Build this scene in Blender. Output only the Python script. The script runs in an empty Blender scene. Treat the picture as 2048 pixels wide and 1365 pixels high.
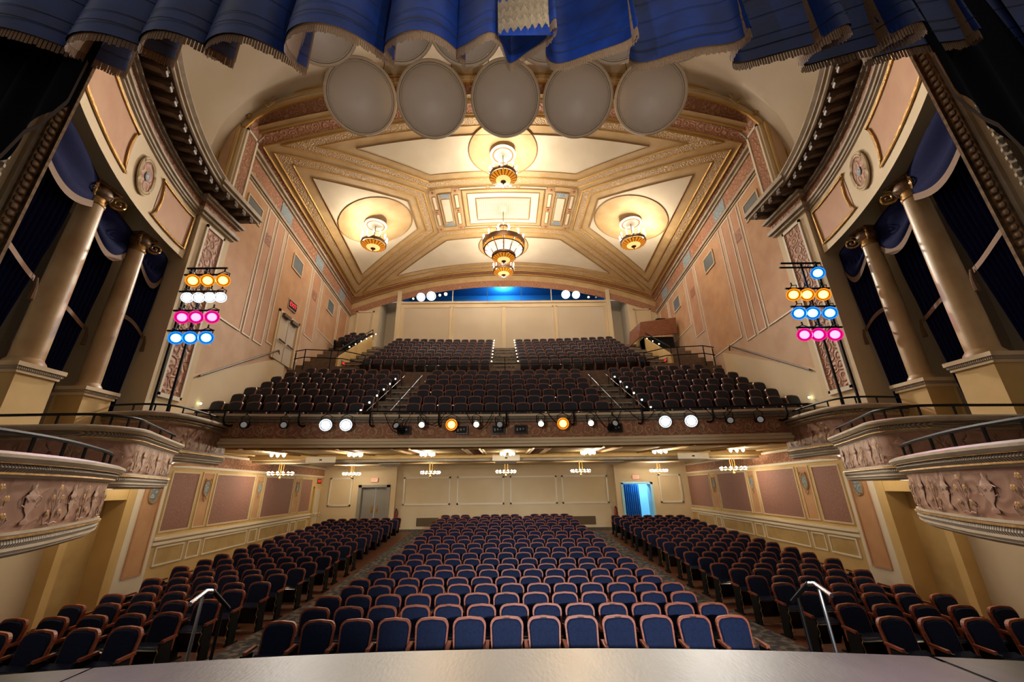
import bpy, math, random
from mathutils import Vector, Matrix
random.seed(7)
sc = bpy.context.scene
R = math.radians
# ------------------------------------------------------------------ camera
EYE = 2.7
pit, yaw, rol = R(20.2), R(.3), R(-.65)
fw = Vector((math.sin(yaw)*math.cos(pit), math.cos(yaw)*math.cos(pit), math.sin(pit)))
rt = Vector((math.cos(yaw), -math.sin(yaw), 0)); up = rt.cross(fw)
rt, up = math.cos(rol)*rt+math.sin(rol)*up, -math.sin(rol)*rt+math.cos(rol)*up
cam = bpy.data.objects.new('camera', bpy.data.cameras.new('camera'))
sc.collection.objects.link(cam); sc.camera = cam
mx = Matrix((rt, up, -fw)).transposed().to_4x4(); mx.translation = Vector((-.08, 0, EYE)); cam.matrix_world = mx
cam.data.sensor_width = 36; cam.data.lens = 796/2048*36; cam.data.shift_x = 14/2048; cam.data.clip_end = 200; cam.data.clip_start = .05
# ------------------------------------------------------------------ world, exposure
w = bpy.data.worlds.new('world'); sc.world = w; w.use_nodes = True
w.node_tree.nodes['Background'].inputs[0].default_value = (1.0, .93, .85, 1)
w.node_tree.nodes['Background'].inputs[1].default_value = .26
sc.view_settings.view_transform = 'Standard'; sc.view_settings.look = 'None'; sc.view_settings.gamma = 1
sc.view_settings.exposure = 0.22; sc.view_settings.use_curve_mapping = False
sc.cycles.max_bounces = 4; sc.cycles.diffuse_bounces = 3; sc.cycles.glossy_bounces = 2; sc.cycles.transmission_bounces = 1; sc.cycles.adaptive_threshold = .035; sc.cycles.caustics_reflective = False; sc.cycles.caustics_refractive = False
sc.cycles.sample_clamp_indirect = 6
def light(name, typ, loc, energy, col=(1, 1, 1), size=.3, aim=None, angle=60, blend=.5, parent=None):
    d = bpy.data.lights.new(name, typ); d.energy = energy; d.color = col
    if typ == 'AREA': d.size = size
    else: d.shadow_soft_size = size
    if typ == 'SPOT': d.spot_size = R(angle); d.spot_blend = blend
    o = bpy.data.objects.new(name, d); sc.collection.objects.link(o); o.location = loc
    if aim is not None:
        o.rotation_euler = (Vector(aim)-Vector(loc)).to_track_quat('-Z', 'Y').to_euler()
    return o
# stage lamps out of view, then an added fill light for the discs
light('stage_lamp', 'SPOT', (2.2, -3.0, 3.5), 6500, (.86, .93, 1), .12, (1.4, 6.85, .6), 38, .9)
light('stage_blue_lamp', 'SPOT', (.35, 1.5, 5.75), 200, (.72, .86, 1), .03, (.35, 3.0, 8.6), 125, 1)
light('stage_front_lamp', 'SPOT', (-2.5, -2.0, 3.6), 1100, (1, .93, .84), .1, (0, 12.3, 4.4), 50, .5)
light('disc_fill_light', 'SPOT', (0, .5, 1.3), 1250, (1, .95, .9), .12, (0, 9.5, 14.5), 54, .5)  # added uplight to brighten the reflector discs and cove; no such lamp known
# ------------------------------------------------------------------ helpers
COL = sc.collection
def lin(h):
    h = h.lstrip('#'); out = []
    for i in (0, 2, 4):
        c = int(h[i:i+2], 16)/255
        out.append(c/12.92 if c <= .04045 else ((c+.055)/1.055)**2.4)
    return (*out, 1)
class M:
    def __init__(s, sx=1): s.v = []; s.f = []; s.sx = sx
    def add(s, vs, fs):
        b = len(s.v); s.v += [(p[0]*s.sx, p[1], p[2]) for p in vs]; s.f += [tuple(b+i for i in f) for f in fs]; return s
    def hexa(s, p): return s.add(p, [(0,3,2,1),(4,5,6,7),(0,1,5,4),(1,2,6,5),(2,3,7,6),(3,0,4,7)])
    def box(s, x0, x1, y0, y1, z0, z1):
        return s.hexa([(x0,y0,z0),(x1,y0,z0),(x1,y1,z0),(x0,y1,z0),(x0,y0,z1),(x1,y0,z1),(x1,y1,z1),(x0,y1,z1)])
    def grid(s, fn, nu, nv, closeu=False):
        vs = [fn(i/(nu if closeu else nu), j/nv) for i in range(nu+(0 if closeu else 1)) for j in range(nv+1)]
        fs = []
        n = nu if closeu else nu+1
        for i in range(nu):
            for j in range(nv):
                a = i*(nv+1)+j; b = ((i+1) % n)*(nv+1)+j
                fs.append((a, b, b+1, a+1))
        return s.add(vs, fs)
    def lathe(s, prof, n=16, c=(0, 0, 0), cap=False):
        return s.grid(lambda u, v: None, 0, 0) if False else s._lathe(prof, n, c)
    def _lathe(s, prof, n, c):
        vs = []; fs = []; k = len(prof)
        for i in range(n):
            a = 2*math.pi*i/n
            for r, z in prof: vs.append((c[0]+r*math.cos(a), c[1]+r*math.sin(a), c[2]+z))
        for i in range(n):
            for j in range(k-1):
                a = i*k+j; b = ((i+1) % n)*k+j; fs.append((a, b, b+1, a+1))
        return s.add(vs, fs)
    def tube(s, pts, r, n=6, closed=False):
        pts = [Vector(p) for p in pts]; m = len(pts); rings = []
        for i, p in enumerate(pts):
            t = (pts[(i+1) % m]-pts[i-1]) if closed else (pts[min(i+1, m-1)]-pts[max(i-1, 0)])
            if t.length < 1e-6: t = Vector((0, 0, 1))
            t.normalize(); a = Vector((0, 0, 1)) if abs(t.z) < .9 else Vector((1, 0, 0))
            x = t.cross(a).normalized(); y = t.cross(x); rr = r[i] if isinstance(r, (list, tuple)) else r
            rings.append([p+x*rr*math.cos(2*math.pi*k/n)+y*rr*math.sin(2*math.pi*k/n) for k in range(n)])
        vs = [tuple(q) for g in rings for q in g]; fs = []
        for i in range(m if closed else m-1):
            for k in range(n):
                a = i*n+k; b = ((i+1) % m)*n; fs.append((a, i*n+(k+1) % n, b+(k+1) % n, b+k))
        if not closed: fs += [tuple(range(n))[::-1], tuple(range((m-1)*n, m*n))]
        return s.add(vs, fs)
    def sweep(s, path, prof, cap=True, closedprof=False):
        P = [Vector((p[0], p[1], 0)) for p in path]; m = len(P); vs = []; fs = []; k = len(prof)
        for i, p in enumerate(P):
            t1 = (P[i]-P[i-1]).normalized() if i else None; t2 = (P[i+1]-P[i]).normalized() if i < m-1 else None
            t = (t1 or t2)+(t2 or t1); t.normalize(); nn = Vector((-t.y, t.x, 0))
            c = 1/max(.5, (t1 or t2).dot(t))
            for d, z in prof: q = p+nn*d*c; vs.append((q.x, q.y, z))
        kk = k if closedprof else k-1
        for i in range(m-1):
            for j in range(kk):
                a = i*k+j; a2 = i*k+(j+1) % k; b = a+k; b2 = a2+k; fs.append((a, a2, b2, b))
        if cap: fs += [tuple(range(k)), tuple(range((m-1)*k, m*k))]
        return s.add(vs, fs)
    def disc(s, c, nrm, r, n=20, rx=None):
        nn = Vector(nrm).normalized(); a = Vector((0, 0, 1)) if abs(nn.z) < .9 else Vector((0, 1, 0))
        x = nn.cross(a).normalized(); y = nn.cross(x); c = Vector(c)
        return s.add([tuple(c+x*r*math.cos(2*math.pi*i/n)+y*(rx or r)*math.sin(2*math.pi*i/n)) for i in range(n)], [tuple(range(n))])
    def data(s, name, mat, smooth=False):
        me = bpy.data.meshes.new(name); me.from_pydata(s.v, [], s.f); me.update()
        if mat: me.materials.append(mat)
        if smooth:
            me.polygons.foreach_set('use_smooth', [True]*len(me.polygons)); me.set_sharp_from_angle(angle=R(38))
        return me
def tag(o, label=None, cat=None, group=None, kind=None):
    if label: o['label'] = label
    if cat: o['category'] = cat
    if group: o['group'] = group
    if kind: o['kind'] = kind
    return o
def link(name, data, parent=None, loc=None, rz=0):
    o = bpy.data.objects.new(name, data); COL.objects.link(o)
    if parent: o.parent = parent
    if loc is not None: o.location = loc
    if rz: o.rotation_euler = (0, 0, rz)
    return o
def put(name, m, mat, parent=None, smooth=False, loc=None, rz=0):
    return link(name, m.data(name, mat, smooth), parent, loc, rz)
def empty(name, loc=(0, 0, 0), rz=0): return link(name, None, None, loc, rz)
def struct(name, label, loc=(0, 0, 0)):
    return tag(empty(name, loc), label, None, None, 'structure')
def clone(root, loc=None, rz=None, parent=None):
    c = root.copy(); COL.objects.link(c); c.parent = parent
    if loc is not None: c.location = loc
    if rz is not None: c.rotation_euler = (0, 0, rz)
    for ch in root.children: clone(ch, None, None, c)
    return c
ORD = ['first','second','third','fourth','fifth','sixth','seventh','eighth','ninth','tenth','eleventh','twelfth','thirteenth','fourteenth','fifteenth','sixteenth','seventeenth','eighteenth','nineteenth','twentieth','last']
# ------------------------------------------------------------------ materials
def mat(name, col, rough=.6, metal=0, col2=None, scale=4, detail=3, bump=0, bscale=20, emit=0, emcol=None, spec=.5, thresh=None, sheen=0, stretch=None):
    m = bpy.data.materials.new(name); m.use_nodes = True; nt = m.node_tree; N = nt.nodes; L = nt.links
    b = N['Principled BSDF']; c = lin(col); b.inputs['Base Color'].default_value = c
    b.inputs['Roughness'].default_value = rough; b.inputs['Metallic'].default_value = metal; b.inputs['Specular IOR Level'].default_value = spec
    if sheen: b.inputs['Sheen Weight'].default_value = sheen; b.inputs['Sheen Roughness'].default_value = .35; b.inputs['Sheen Tint'].default_value = (*c[:3], 1)
    tc = N.new('ShaderNodeTexCoord'); src = tc.outputs['Object']
    if stretch:
        mp = N.new('ShaderNodeMapping'); mp.inputs['Scale'].default_value = stretch; L.new(src, mp.inputs[0]); src = mp.outputs[0]
    if col2:
        n = N.new('ShaderNodeTexNoise'); n.inputs['Scale'].default_value = scale; n.inputs['Detail'].default_value = detail
        L.new(src, n.inputs['Vector'])
        r = N.new('ShaderNodeValToRGB'); r.color_ramp.elements[0].color = c; r.color_ramp.elements[1].color = lin(col2)
        lo, hi = thresh or (.38, .64); r.color_ramp.elements[0].position = lo; r.color_ramp.elements[1].position = hi
        L.new(n.outputs['Fac'], r.inputs[0]); L.new(r.outputs[0], b.inputs['Base Color'])
    if bump:
        n2 = N.new('ShaderNodeTexNoise'); n2.inputs['Scale'].default_value = bscale; L.new(src, n2.inputs['Vector'])
        bp = N.new('ShaderNodeBump'); bp.inputs['Strength'].default_value = bump; bp.inputs['Distance'].default_value = .02
        L.new(n2.outputs['Fac'], bp.inputs['Height']); L.new(bp.outputs[0], b.inputs['Normal'])
    if emit:
        b.inputs['Emission Color'].default_value = lin(emcol or col); b.inputs['Emission Strength'].default_value = emit
        m.cycles.emission_sampling = 'NONE'
    return m
def ornament(name, base, fig, scale=2.2, rough=.65, bump=.5):
    """painted or moulded scrollwork: rings and tendrils of a second colour"""
    m = bpy.data.materials.new(name); m.use_nodes = True; nt = m.node_tree; N = nt.nodes; L = nt.links
    b = N['Principled BSDF']; b.inputs['Roughness'].default_value = rough
    tc = N.new('ShaderNodeTexCoord'); nz = N.new('ShaderNodeTexNoise'); nz.inputs['Scale'].default_value = scale*.9
    L.new(tc.outputs['Object'], nz.inputs['Vector'])
    mixv = N.new('ShaderNodeVectorMath'); mixv.operation = 'MULTIPLY_ADD'; mixv.inputs[1].default_value = (.35/scale*2,)*3
    L.new(nz.outputs['Color'], mixv.inputs[0]); L.new(tc.outputs['Object'], mixv.inputs[2])
    vo = N.new('ShaderNodeTexVoronoi'); vo.inputs['Scale'].default_value = scale; vo.inputs['Randomness'].default_value = .35
    L.new(mixv.outputs[0], vo.inputs['Vector'])
    mu = N.new('ShaderNodeMath'); mu.operation = 'MULTIPLY'; mu.inputs[1].default_value = 19; L.new(vo.outputs['Distance'], mu.inputs[0])
    si = N.new('ShaderNodeMath'); si.operation = 'SINE'; L.new(mu.outputs[0], si.inputs[0])
    r = N.new('ShaderNodeValToRGB'); r.color_ramp.elements[0].color = lin(base); r.color_ramp.elements[1].color = lin(fig)
    r.color_ramp.elements[0].position = .45; r.color_ramp.elements[1].position = .95
    L.new(si.outputs[0], r.inputs[0]); L.new(r.outputs[0], b.inputs['Base Color'])
    bp = N.new('ShaderNodeBump'); bp.inputs['Strength'].default_value = bump; bp.inputs['Distance'].default_value = .02
    L.new(si.outputs[0], bp.inputs['Height']); L.new(bp.outputs[0], b.inputs['Normal'])
    return m
def beads(name, a, c, scale, axis='Y', rough=.6, metal=0):
    """rows of small beads or darts too small to pick apart"""
    m = bpy.data.materials.new(name); m.use_nodes = True; nt = m.node_tree; N = nt.nodes; L = nt.links
    b = N['Principled BSDF']; b.inputs['Roughness'].default_value = rough; b.inputs['Metallic'].default_value = metal
    tc = N.new('ShaderNodeTexCoord'); wv = N.new('ShaderNodeTexWave'); wv.bands_direction = axis; wv.inputs['Scale'].default_value = scale
    L.new(tc.outputs['Object'], wv.inputs['Vector'])
    r = N.new('ShaderNodeValToRGB'); r.color_ramp.elements[0].color = lin(a); r.color_ramp.elements[1].color = lin(c)
    L.new(wv.outputs['Fac'], r.inputs[0]); L.new(r.outputs[0], b.inputs['Base Color'])
    bp = N.new('ShaderNodeBump'); bp.inputs['Strength'].default_value = .6; bp.inputs['Distance'].default_value = .02
    L.new(wv.outputs['Fac'], bp.inputs['Height']); L.new(bp.outputs[0], b.inputs['Normal'])
    return m
K = dict(
 cream=mat('cream_plaster','#d9c5a2',.75,col2='#d2bc96',scale=.6),
 cove=mat('cove_plaster','#c9bba5',.8,col2='#c2b298',scale=.4),
 ceilcream=mat('ceiling_cream','#dccdb2',.8,col2='#d4c4a6',scale=.7),
 ceilgold=mat('ceiling_gold_paint','#c4a576',.65,col2='#ba9866',scale=1.5),
 ochre=mat('ochre_plaster','#d0b178',.7,col2='#c4a468',scale=1.2),
 ochredark=mat('ochre_panel','#ba9e68',.7,col2='#ad905a',scale=2),
 white=mat('white_paint','#e2d8c4',.6),
 wallpink=mat('wall_rose_plaster','#c8a88a',.75,col2='#bf9c7c',scale=1.2),
 terra=mat('terracotta_panel','#c4986e',.7,col2='#ba8a60',scale=1.6),
 rosep=mat('rose_panel','#c0916c',.7,col2='#b88662',scale=1.5),
 damask=ornament('rose_damask','#8f6558','#9a7266',7,.7,.15),
 orn=ornament('terracotta_scrollwork','#9d6a4d','#b98d6c',3.2),
 ornlight=ornament('cream_scrollwork','#bb9a70','#d2b890',4.5),
 ornbox=ornament('box_scrollwork','#96705c','#a07c68',2.6,.5,.12),
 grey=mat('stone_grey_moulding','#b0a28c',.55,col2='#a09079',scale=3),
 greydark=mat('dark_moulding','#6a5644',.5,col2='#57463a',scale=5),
 egg=beads('egg_and_dart','#6b5d50','#a79984',9,'Y'),
 eggx=beads('egg_and_dart_across','#6b5d50','#a79984',9,'X'),
 rope=mat('gilded_rope','#c59a55',.35,.7,bump=.8,bscale=60),
 gold=mat('gold_leaf','#b8935a',.4,.6,col2='#94703c',scale=9),
 goldline=mat('gold_paint_line','#8f6a38',.5),
 marble=mat('column_marble','#bfa680',.4,col2='#ae9066',scale=1.6,detail=8),
 navy=mat('navy_velvet','#111c38',.85,col2='#0d162d',scale=30,sheen=.12,spec=.2),
 navyb=mat('navy_balcony_cloth','#171d2f',.75,col2='#121827',scale=30,sheen=.2),
 wood=mat('seat_wood','#8c472c',.5,spec=.3,col2='#783b25',scale=9,stretch=(1,1,4)),
 woodb=mat('balcony_seat_wood','#83503f',.45,col2='#704436',scale=9),
 boothwood=mat('booth_plywood','#8d5a40',.5,col2='#7a4b34',scale=3,stretch=(1,1,6)),
 black=mat('black_metal','#0e0e0f',.55,spec=.2), blackgl=mat('black_plastic','#0b0b0c',.25),
 chrome=mat('brushed_steel','#c9ccd0',.25,1), brass=mat('brass_plate','#4b4036',.35,.6),
 floor=mat('painted_floor','#6b3f24',.55,col2='#5d341d',scale=6), carpet=mat('aisle_carpet','#35343a',.95,col2='#7c7668',scale=7,detail=6,thresh=(.46,.62)),
 stage=mat('stage_floor','#45413d',.48,spec=.4,col2='#34312e',scale=2.2,detail=8,bump=.12,bscale=35,stretch=(1,.35,1)), seam=mat('stage_seam','#0a0a0a',.9),
 drape=mat('house_drape','#1a2048',.9,col2='#121636',scale=14,stretch=(6,6,.3),spec=.08), tail=mat('side_drape_cloth','#05070f',.95,spec=.1), tailfringe=mat('dark_fringe','#4a3626',.85),
 valance=mat('valance_satin','#0a2762',.42,col2='#071c49',scale=3,sheen=.3,bump=.1,bscale=14), valback=mat('valance_lining','#10131c',.9),
 fringe=mat('bullion_fringe','#7d5c3c',.75,col2='#5f432c',scale=60,stretch=(6,6,.5)), fringel=mat('pale_bullion_fringe','#b89a72',.75,col2='#84694a',scale=60,stretch=(6,6,.5)),
 blue=ornament('blue_relief','#7f8f98','#aeb6b4',5), vent=beads('vent_grille','#525a60','#9aa0a0',14,'Z',.5,.2), ventb=beads('brown_grille','#5b4937','#8b7457',24,'X',.5,.2),
 disc=mat('reflector_shell','#b8ab9c',.45), discrim=mat('reflector_rim','#b8a58c',.55,bump=.6,bscale=50),
 doorgrey=mat('grey_door','#8f8a82',.5), dooroff=mat('offwhite_door','#cdbfa8',.55),
 bulb=mat('lamp_bulb','#fff1d8',.5,emit=22,emcol='#fff0d6'), amber=mat('amber_glass','#d88f2c',.3,emit=.55,emcol='#ff9a28'), amberhot=mat('amber_glass_core','#ffd88a',.3,emit=1.0,emcol='#ffd080'),
 opal=mat('opal_glass','#fff4ea',.3,emit=.8,emcol='#fff0e2'), iron=mat('bronze_metal','#6a4c34',.45,.6), led=mat('step_light','#f0ffd8',.4,emit=9,emcol='#efffd0'),
 exitred=mat('exit_red','#c03028',.5,emit=1.0,emcol='#ff3a30'), exitpale=mat('exit_face','#f2b8a0',.5,emit=.55,emcol='#ff9a88'), signback=mat('sign_housing','#bba58a',.6),
 booth=mat('booth_wall','#2a6a92',.8), glass=mat('lens_glass','#33363c',.15,spec=.8),
 ltwhite=mat('lamp_white','#ffffff',.3,emit=40,emcol='#fff6ea'), ltorange=mat('lamp_orange','#ffb060',.3,emit=24,emcol='#ff9a2a'), ltblue=mat('lamp_blue','#80c0ff',.3,emit=26,emcol='#58b4ff'),
 ltmag=mat('lamp_magenta','#ff60b0',.3,emit=22,emcol='#ff2e98'), ltwarm=mat('lamp_warm','#ffe2b0',.3,emit=9,emcol='#ffd9a0'), ltdim=mat('lamp_dim','#5a5a5c',.15,emit=.12,emcol='#fff4ec'), haloorange=mat('halo_orange','#e08020',.4,emit=1.0,emcol='#ff8a10'), haloblue=mat('halo_blue','#2070d0',.4,emit=1.0,emcol='#1c8cff'), halomag=mat('halo_magenta','#d01878',.4,emit=1.0,emcol='#ff1080'), halowhite=mat('halo_white','#e8f4ff',.4,emit=1.2,emcol='#e0f2ff'),  # last four: emissive ring colours imitating the glow around lit lenses
 jambgold=mat('aged_gilding','#8c6c48',.5,.25,col2='#5a4430',scale=12),
 red=mat('extinguisher_red','#8e2b24',.4), curtblue=mat('lobby_curtain','#1565a5',.8,col2='#0f4f88',scale=12,stretch=(8,1,.2)), skyblue=mat('lobby_paint','#a8e0f4',.6),
 screen=mat('monitor_glow','#d0f4ff',.4,emit=2.2,emcol='#c0f0ff'),
)
# ------------------------------------------------------------------ shared shapes of the hall
TOPS = [.9,.86,.84,.82,.79,.79,.77,.78,.81,.84,.88,.91,.95,1.0,1.04,1.07,1.13,1.18,1.22,1.26,1.3]
def fz(y):
    t = (y-7.0)/.86
    if t <= 0: return .03
    i = int(min(t, 19.999)); f = min(t, 20)-i
    return TOPS[i]*(1-f)+TOPS[i+1]*f-.87
def xw(y): return 10+.075*(y-12)
def bx(y): return 9.18+.3587*(y-8.3)-.0453*(y-8.3)**2
def sag(x): return x*x/120
VK = 2.05/10.5**2
def vz(x): return 17.6-VK*x*x
def lerp(a, b, t): return a+(b-a)*t
SIDES = ((-1, 'left'), (1, 'right'))
# ------------------------------------------------------------------ stage and floor
def stage_y(x): return 4.9-.021*x*x
st = struct('floor_stage', 'worn grey stage floor with a curved front edge')
m = M(); xs = [-3.95+7.88*i/24 for i in range(25)]
m.add([(x, stage_y(x), 1.15) for x in xs]+[(x, -6, 1.15) for x in reversed(xs)], [tuple(range(50))])
put('stage_deck', m, K['stage'], st)
for s, nm in SIDES:
    m = M(s); xs = [3.975+.22*i for i in range(16)]
    m.add([(x, stage_y(x), 1.15) for x in xs]+[(x, -6, 1.15) for x in reversed(xs)], [tuple(range(32))])
    put('stage_wing', m, K['stage'], st)
m = M(); xs = [-7.3+14.6*i/40 for i in range(41)]
m.sweep([(x, stage_y(x)) for x in reversed(xs)], [(.01, -.3), (.01, 1.1), (.1, 1.142), (11, 1.142)], cap=False)
put('stage_fascia', m, K['seam'], st)
fl = struct('floor', 'raked brown painted floor under the seat rows')
m = M(); m.grid(lambda u, v: (lerp(-11.8, 11.8, u), lerp(3.5, 26.8, v), fz(lerp(3.5, 26.8, v))), 2, 60)
put('floor_surface', m, K['floor'], fl)
for x0, x1, nm in ((-5.2, -3.72, 'a'), (3.72, 5.2, 'b')):
    m = M(); m.grid(lambda u, v: (lerp(x0, x1, u), lerp(4.6, 25.4, v), fz(lerp(4.6, 25.4, v))+.012), 1, 60)
    put('aisle_carpet', m, K['carpet'], fl)
m = M(); m.grid(lambda u, v: (lerp(-8.5, 8.5, u), lerp(4.3, 6.3, v), .03+.011+.002), 1, 1); put('front_carpet', m, K['carpet'], fl)
m = M(); m.grid(lambda u, v: (lerp(-9.5, 9.5, u), lerp(24.35, 26.3, v), fz(lerp(24.35, 26.3, v))+.015), 1, 6); put('rear_carpet', m, K['carpet'], fl)
# ------------------------------------------------------------------ vaulted ceiling
ce = struct('ceiling', 'vaulted cream and gold ceiling with painted scrollwork bands')
m = M(); m.grid(lambda u, v: (lerp(-12, 12, u), lerp(11.6, 26.9, v), vz(lerp(-12, 12, u))), 48, 4)
put('vault', m, K['ceilgold'], ce, True)
def inset(poly, d):
    n = len(poly); out = []; A = sum(poly[i][0]*poly[(i+1) % n][1]-poly[(i+1) % n][0]*poly[i][1] for i in range(n)); sg = 1 if A > 0 else -1
    for i in range(n):
        p0, p1, p2 = Vector(poly[i-1]), Vector(poly[i]), Vector(poly[(i+1) % n])
        a = (p1-p0).normalized(); b = (p2-p1).normalized(); na = Vector((-a.y, a.x))*sg; nb = Vector((-b.y, b.x))*sg
        bis = (na+nb).normalized(); q = p1+bis*(d/max(.15, bis.dot(na))); out.append((q.x, q.y))
    return out
def onv(x, y, dz=0): return (x, y, vz(x)+dz)
def patch(m, q, dz, n=18, k=3):
    def fn(u, v):
        a = (lerp(q[0][0], q[1][0], u), lerp(q[0][1], q[1][1], u)); b = (lerp(q[3][0], q[2][0], u), lerp(q[3][1], q[2][1], u))
        return onv(lerp(a[0], b[0], v), lerp(a[1], b[1], v), dz)
    m.grid(fn, n, n)
def ring(m, p0, p1, dz, n=16):
    k = len(p0)
    for i in range(k):
        a, b, c, d = p0[i], p0[(i+1) % k], p1[(i+1) % k], p1[i]
        m.grid(lambda u, v: onv(lerp(lerp(a[0], b[0], u), lerp(d[0], c[0], u), v), lerp(lerp(a[1], b[1], u), lerp(d[1], c[1], u), v), dz), n, 1)
def rib(m, poly, r=.035, dz=-.02, n=14, closed=True):
    pts = []; k = len(poly)
    for i in range(k if closed else k-1):
        a, b = poly[i], poly[(i+1) % k]
        for j in range(n): pts.append(onv(lerp(a[0], b[0], j/n), lerp(a[1], b[1], j/n), dz))
    if not closed: pts.append(onv(*poly[-1], dz))
    m.tube(pts, r, 4, closed)
TR = dict(front=[(-9.35, 12.55), (9.35, 12.55), (3.95, 16.7), (-3.95, 16.7)], rear=[(-10.2, 25.3), (-3.9, 20.35), (3.9, 20.35), (10.2, 25.3)],
          left=[(-9.6, 12.7), (-4.1, 16.85), (-4.1, 20.25), (-10.4, 25.15)], right=[(9.6, 12.7), (10.4, 25.15), (4.1, 20.25), (4.1, 16.85)])
for nm, q in TR.items():
    m = M(); ring(m, inset(q, .1), inset(q, .46), -.03); put('scroll_band', m, K['ornlight'], ce)
    m = M()
    for d in (.07, .49): rib(m, inset(q, d), .045)
    put('gold_rib', m, K['rope'], ce)
    cp = inset(q, .98)
    m = M(); patch(m, cp, -.035); put('cream_panel', m, K['ceilcream'], ce)
    m = M(); rib(m, cp, .03, -.035); put('panel_rib', m, K['goldline'], ce)
# rose border all round
per0 = [(-11.4, 12.05), (11.4, 12.05), (11.6, 26.3), (-11.6, 26.3)]; per1 = [(-9.75, 12.45), (9.75, 12.45), (10.55, 25.45), (-10.55, 25.45)]
per0 = [(-10.0, 11.95), (10.0, 11.95), (11.15, 25.95), (-11.15, 25.95)]
m = M(); ring(m, per0, per1, -.03, 24); put('rose_border', m, K['orn'], ce)
m = M(); rib(m, per1, .05); rib(m, inset(per0, -.08), .05); put('border_rib', m, K['rope'], ce)
# centre field
m = M(); patch(m, [(-3.95, 16.75), (3.95, 16.75), (3.95, 20.3), (-3.95, 20.3)], -.03); put('centre_field', m, K['ceilgold'], ce)
def rect(x0, x1, y0, y1): return [(x0, y0), (x1, y0), (x1, y1), (x0, y1)]
def crect(x0, x1, y0, y1, kk, dz=-.05, ribr=.03, name='coffer_panel'):
    m = M(); patch(m, rect(x0, x1, y0, y1), dz); put(name, m, K[kk], ce)
    m = M(); rib(m, rect(x0, x1, y0, y1), ribr, dz, 6); put('coffer_rib', m, K['goldline'], ce)
crect(-2.2, 2.2, 16.98, 20.1, 'ceilgold', -.05, .05); crect(-1.95, 1.95, 17.25, 19.85, 'ceilcream', -.06); crect(-1.5, 1.5, 17.65, 19.5, 'cove', -.07, .04, 'vent_field')
m = M()
for i in range(25): x = -1.38+2.76*i/24; m.tube([onv(x, 17.72, -.09), onv(x, 19.43, -.09)], .014, 4)
for j in range(14): y = 17.75+1.65*j/13; rib(m, [(-1.4, y), (1.4, y)], .014, -.09, 4, False)
put('vent_grille', m, K['white'], ce)
for s, _ in SIDES:
    for (x0, x1, y0, y1) in ((2.42, 2.62, 17.3, 18.35), (2.42, 2.62, 18.75, 19.8), (3.62, 3.8, 17.3, 18.35), (3.62, 3.8, 18.75, 19.8)):
        crect(min(s*x0, s*x1), max(s*x0, s*x1), y0, y1, 'ceilcream', -.05, .022)
    crect(min(s*2.78, s*3.48), max(s*2.78, s*3.48), 17.1, 19.95, 'ceilgold', -.05, .04)
    crect(min(s*2.9, s*3.36), max(s*2.9, s*3.36), 17.55, 19.5, 'ceilcream', -.06, .022)
    for yc, sg in ((17.16, 1), (19.89, -1)):
        m = M(); pts = [onv(s*3.13+.3*math.cos(a*math.pi/10), yc+sg*.34*math.sin(a*math.pi/10), -.065) for a in range(11)]
        m.add(pts, [tuple(range(11))]); put('blue_lunette', m, K['blue'], ce)
    for x in (2.52, 3.71):
        for y in (16.95, 18.55, 20.1):
            m = M(); m.grid(lambda u, v: onv(s*x+(u-.5)*.34, y+(v-.5)*.3, -.07), 2, 2); b = put('rose_boss', m, K['rosep'], ce)
            m = M(); m.lathe([(0, -.05), (.05, -.04), (.08, 0)], 8, onv(s*x, y, -.08)); put('boss_bud', m, K['goldline'], b)
for x in (-1.6, 0, 1.6):
    for y0, y1 in ((16.8, 16.93), (20.13, 20.26)): crect(x-.72, x+.72, y0, y1, 'ceilcream', -.05, .018)
# painted gold medallion fields round the hanging points
MED = [(0, 14.46, 1.6), (-7.05, 18.45, 1.9), (7.05, 18.45, 1.9), (0, 22.3, 1.6)]
for x, y, r in MED:
    m = M(); n = 40
    m.add([onv(x, y, -.05)]+[onv(x+r*math.cos(2*math.pi*i/n), y+r*math.sin(2*math.pi*i/n), -.05) for i in range(n)], [(0, 1+i, 1+(i+1) % n) for i in range(n)])
    put('gold_medallion', m, K['ceilgold'], ce, True)
    m = M(); m.tube([onv(x+r*math.cos(2*math.pi*i/n), y+r*math.sin(2*math.pi*i/n), -.05) for i in range(n)], .03, 4, True); put('medallion_rim', m, K['goldline'], ce)
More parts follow.
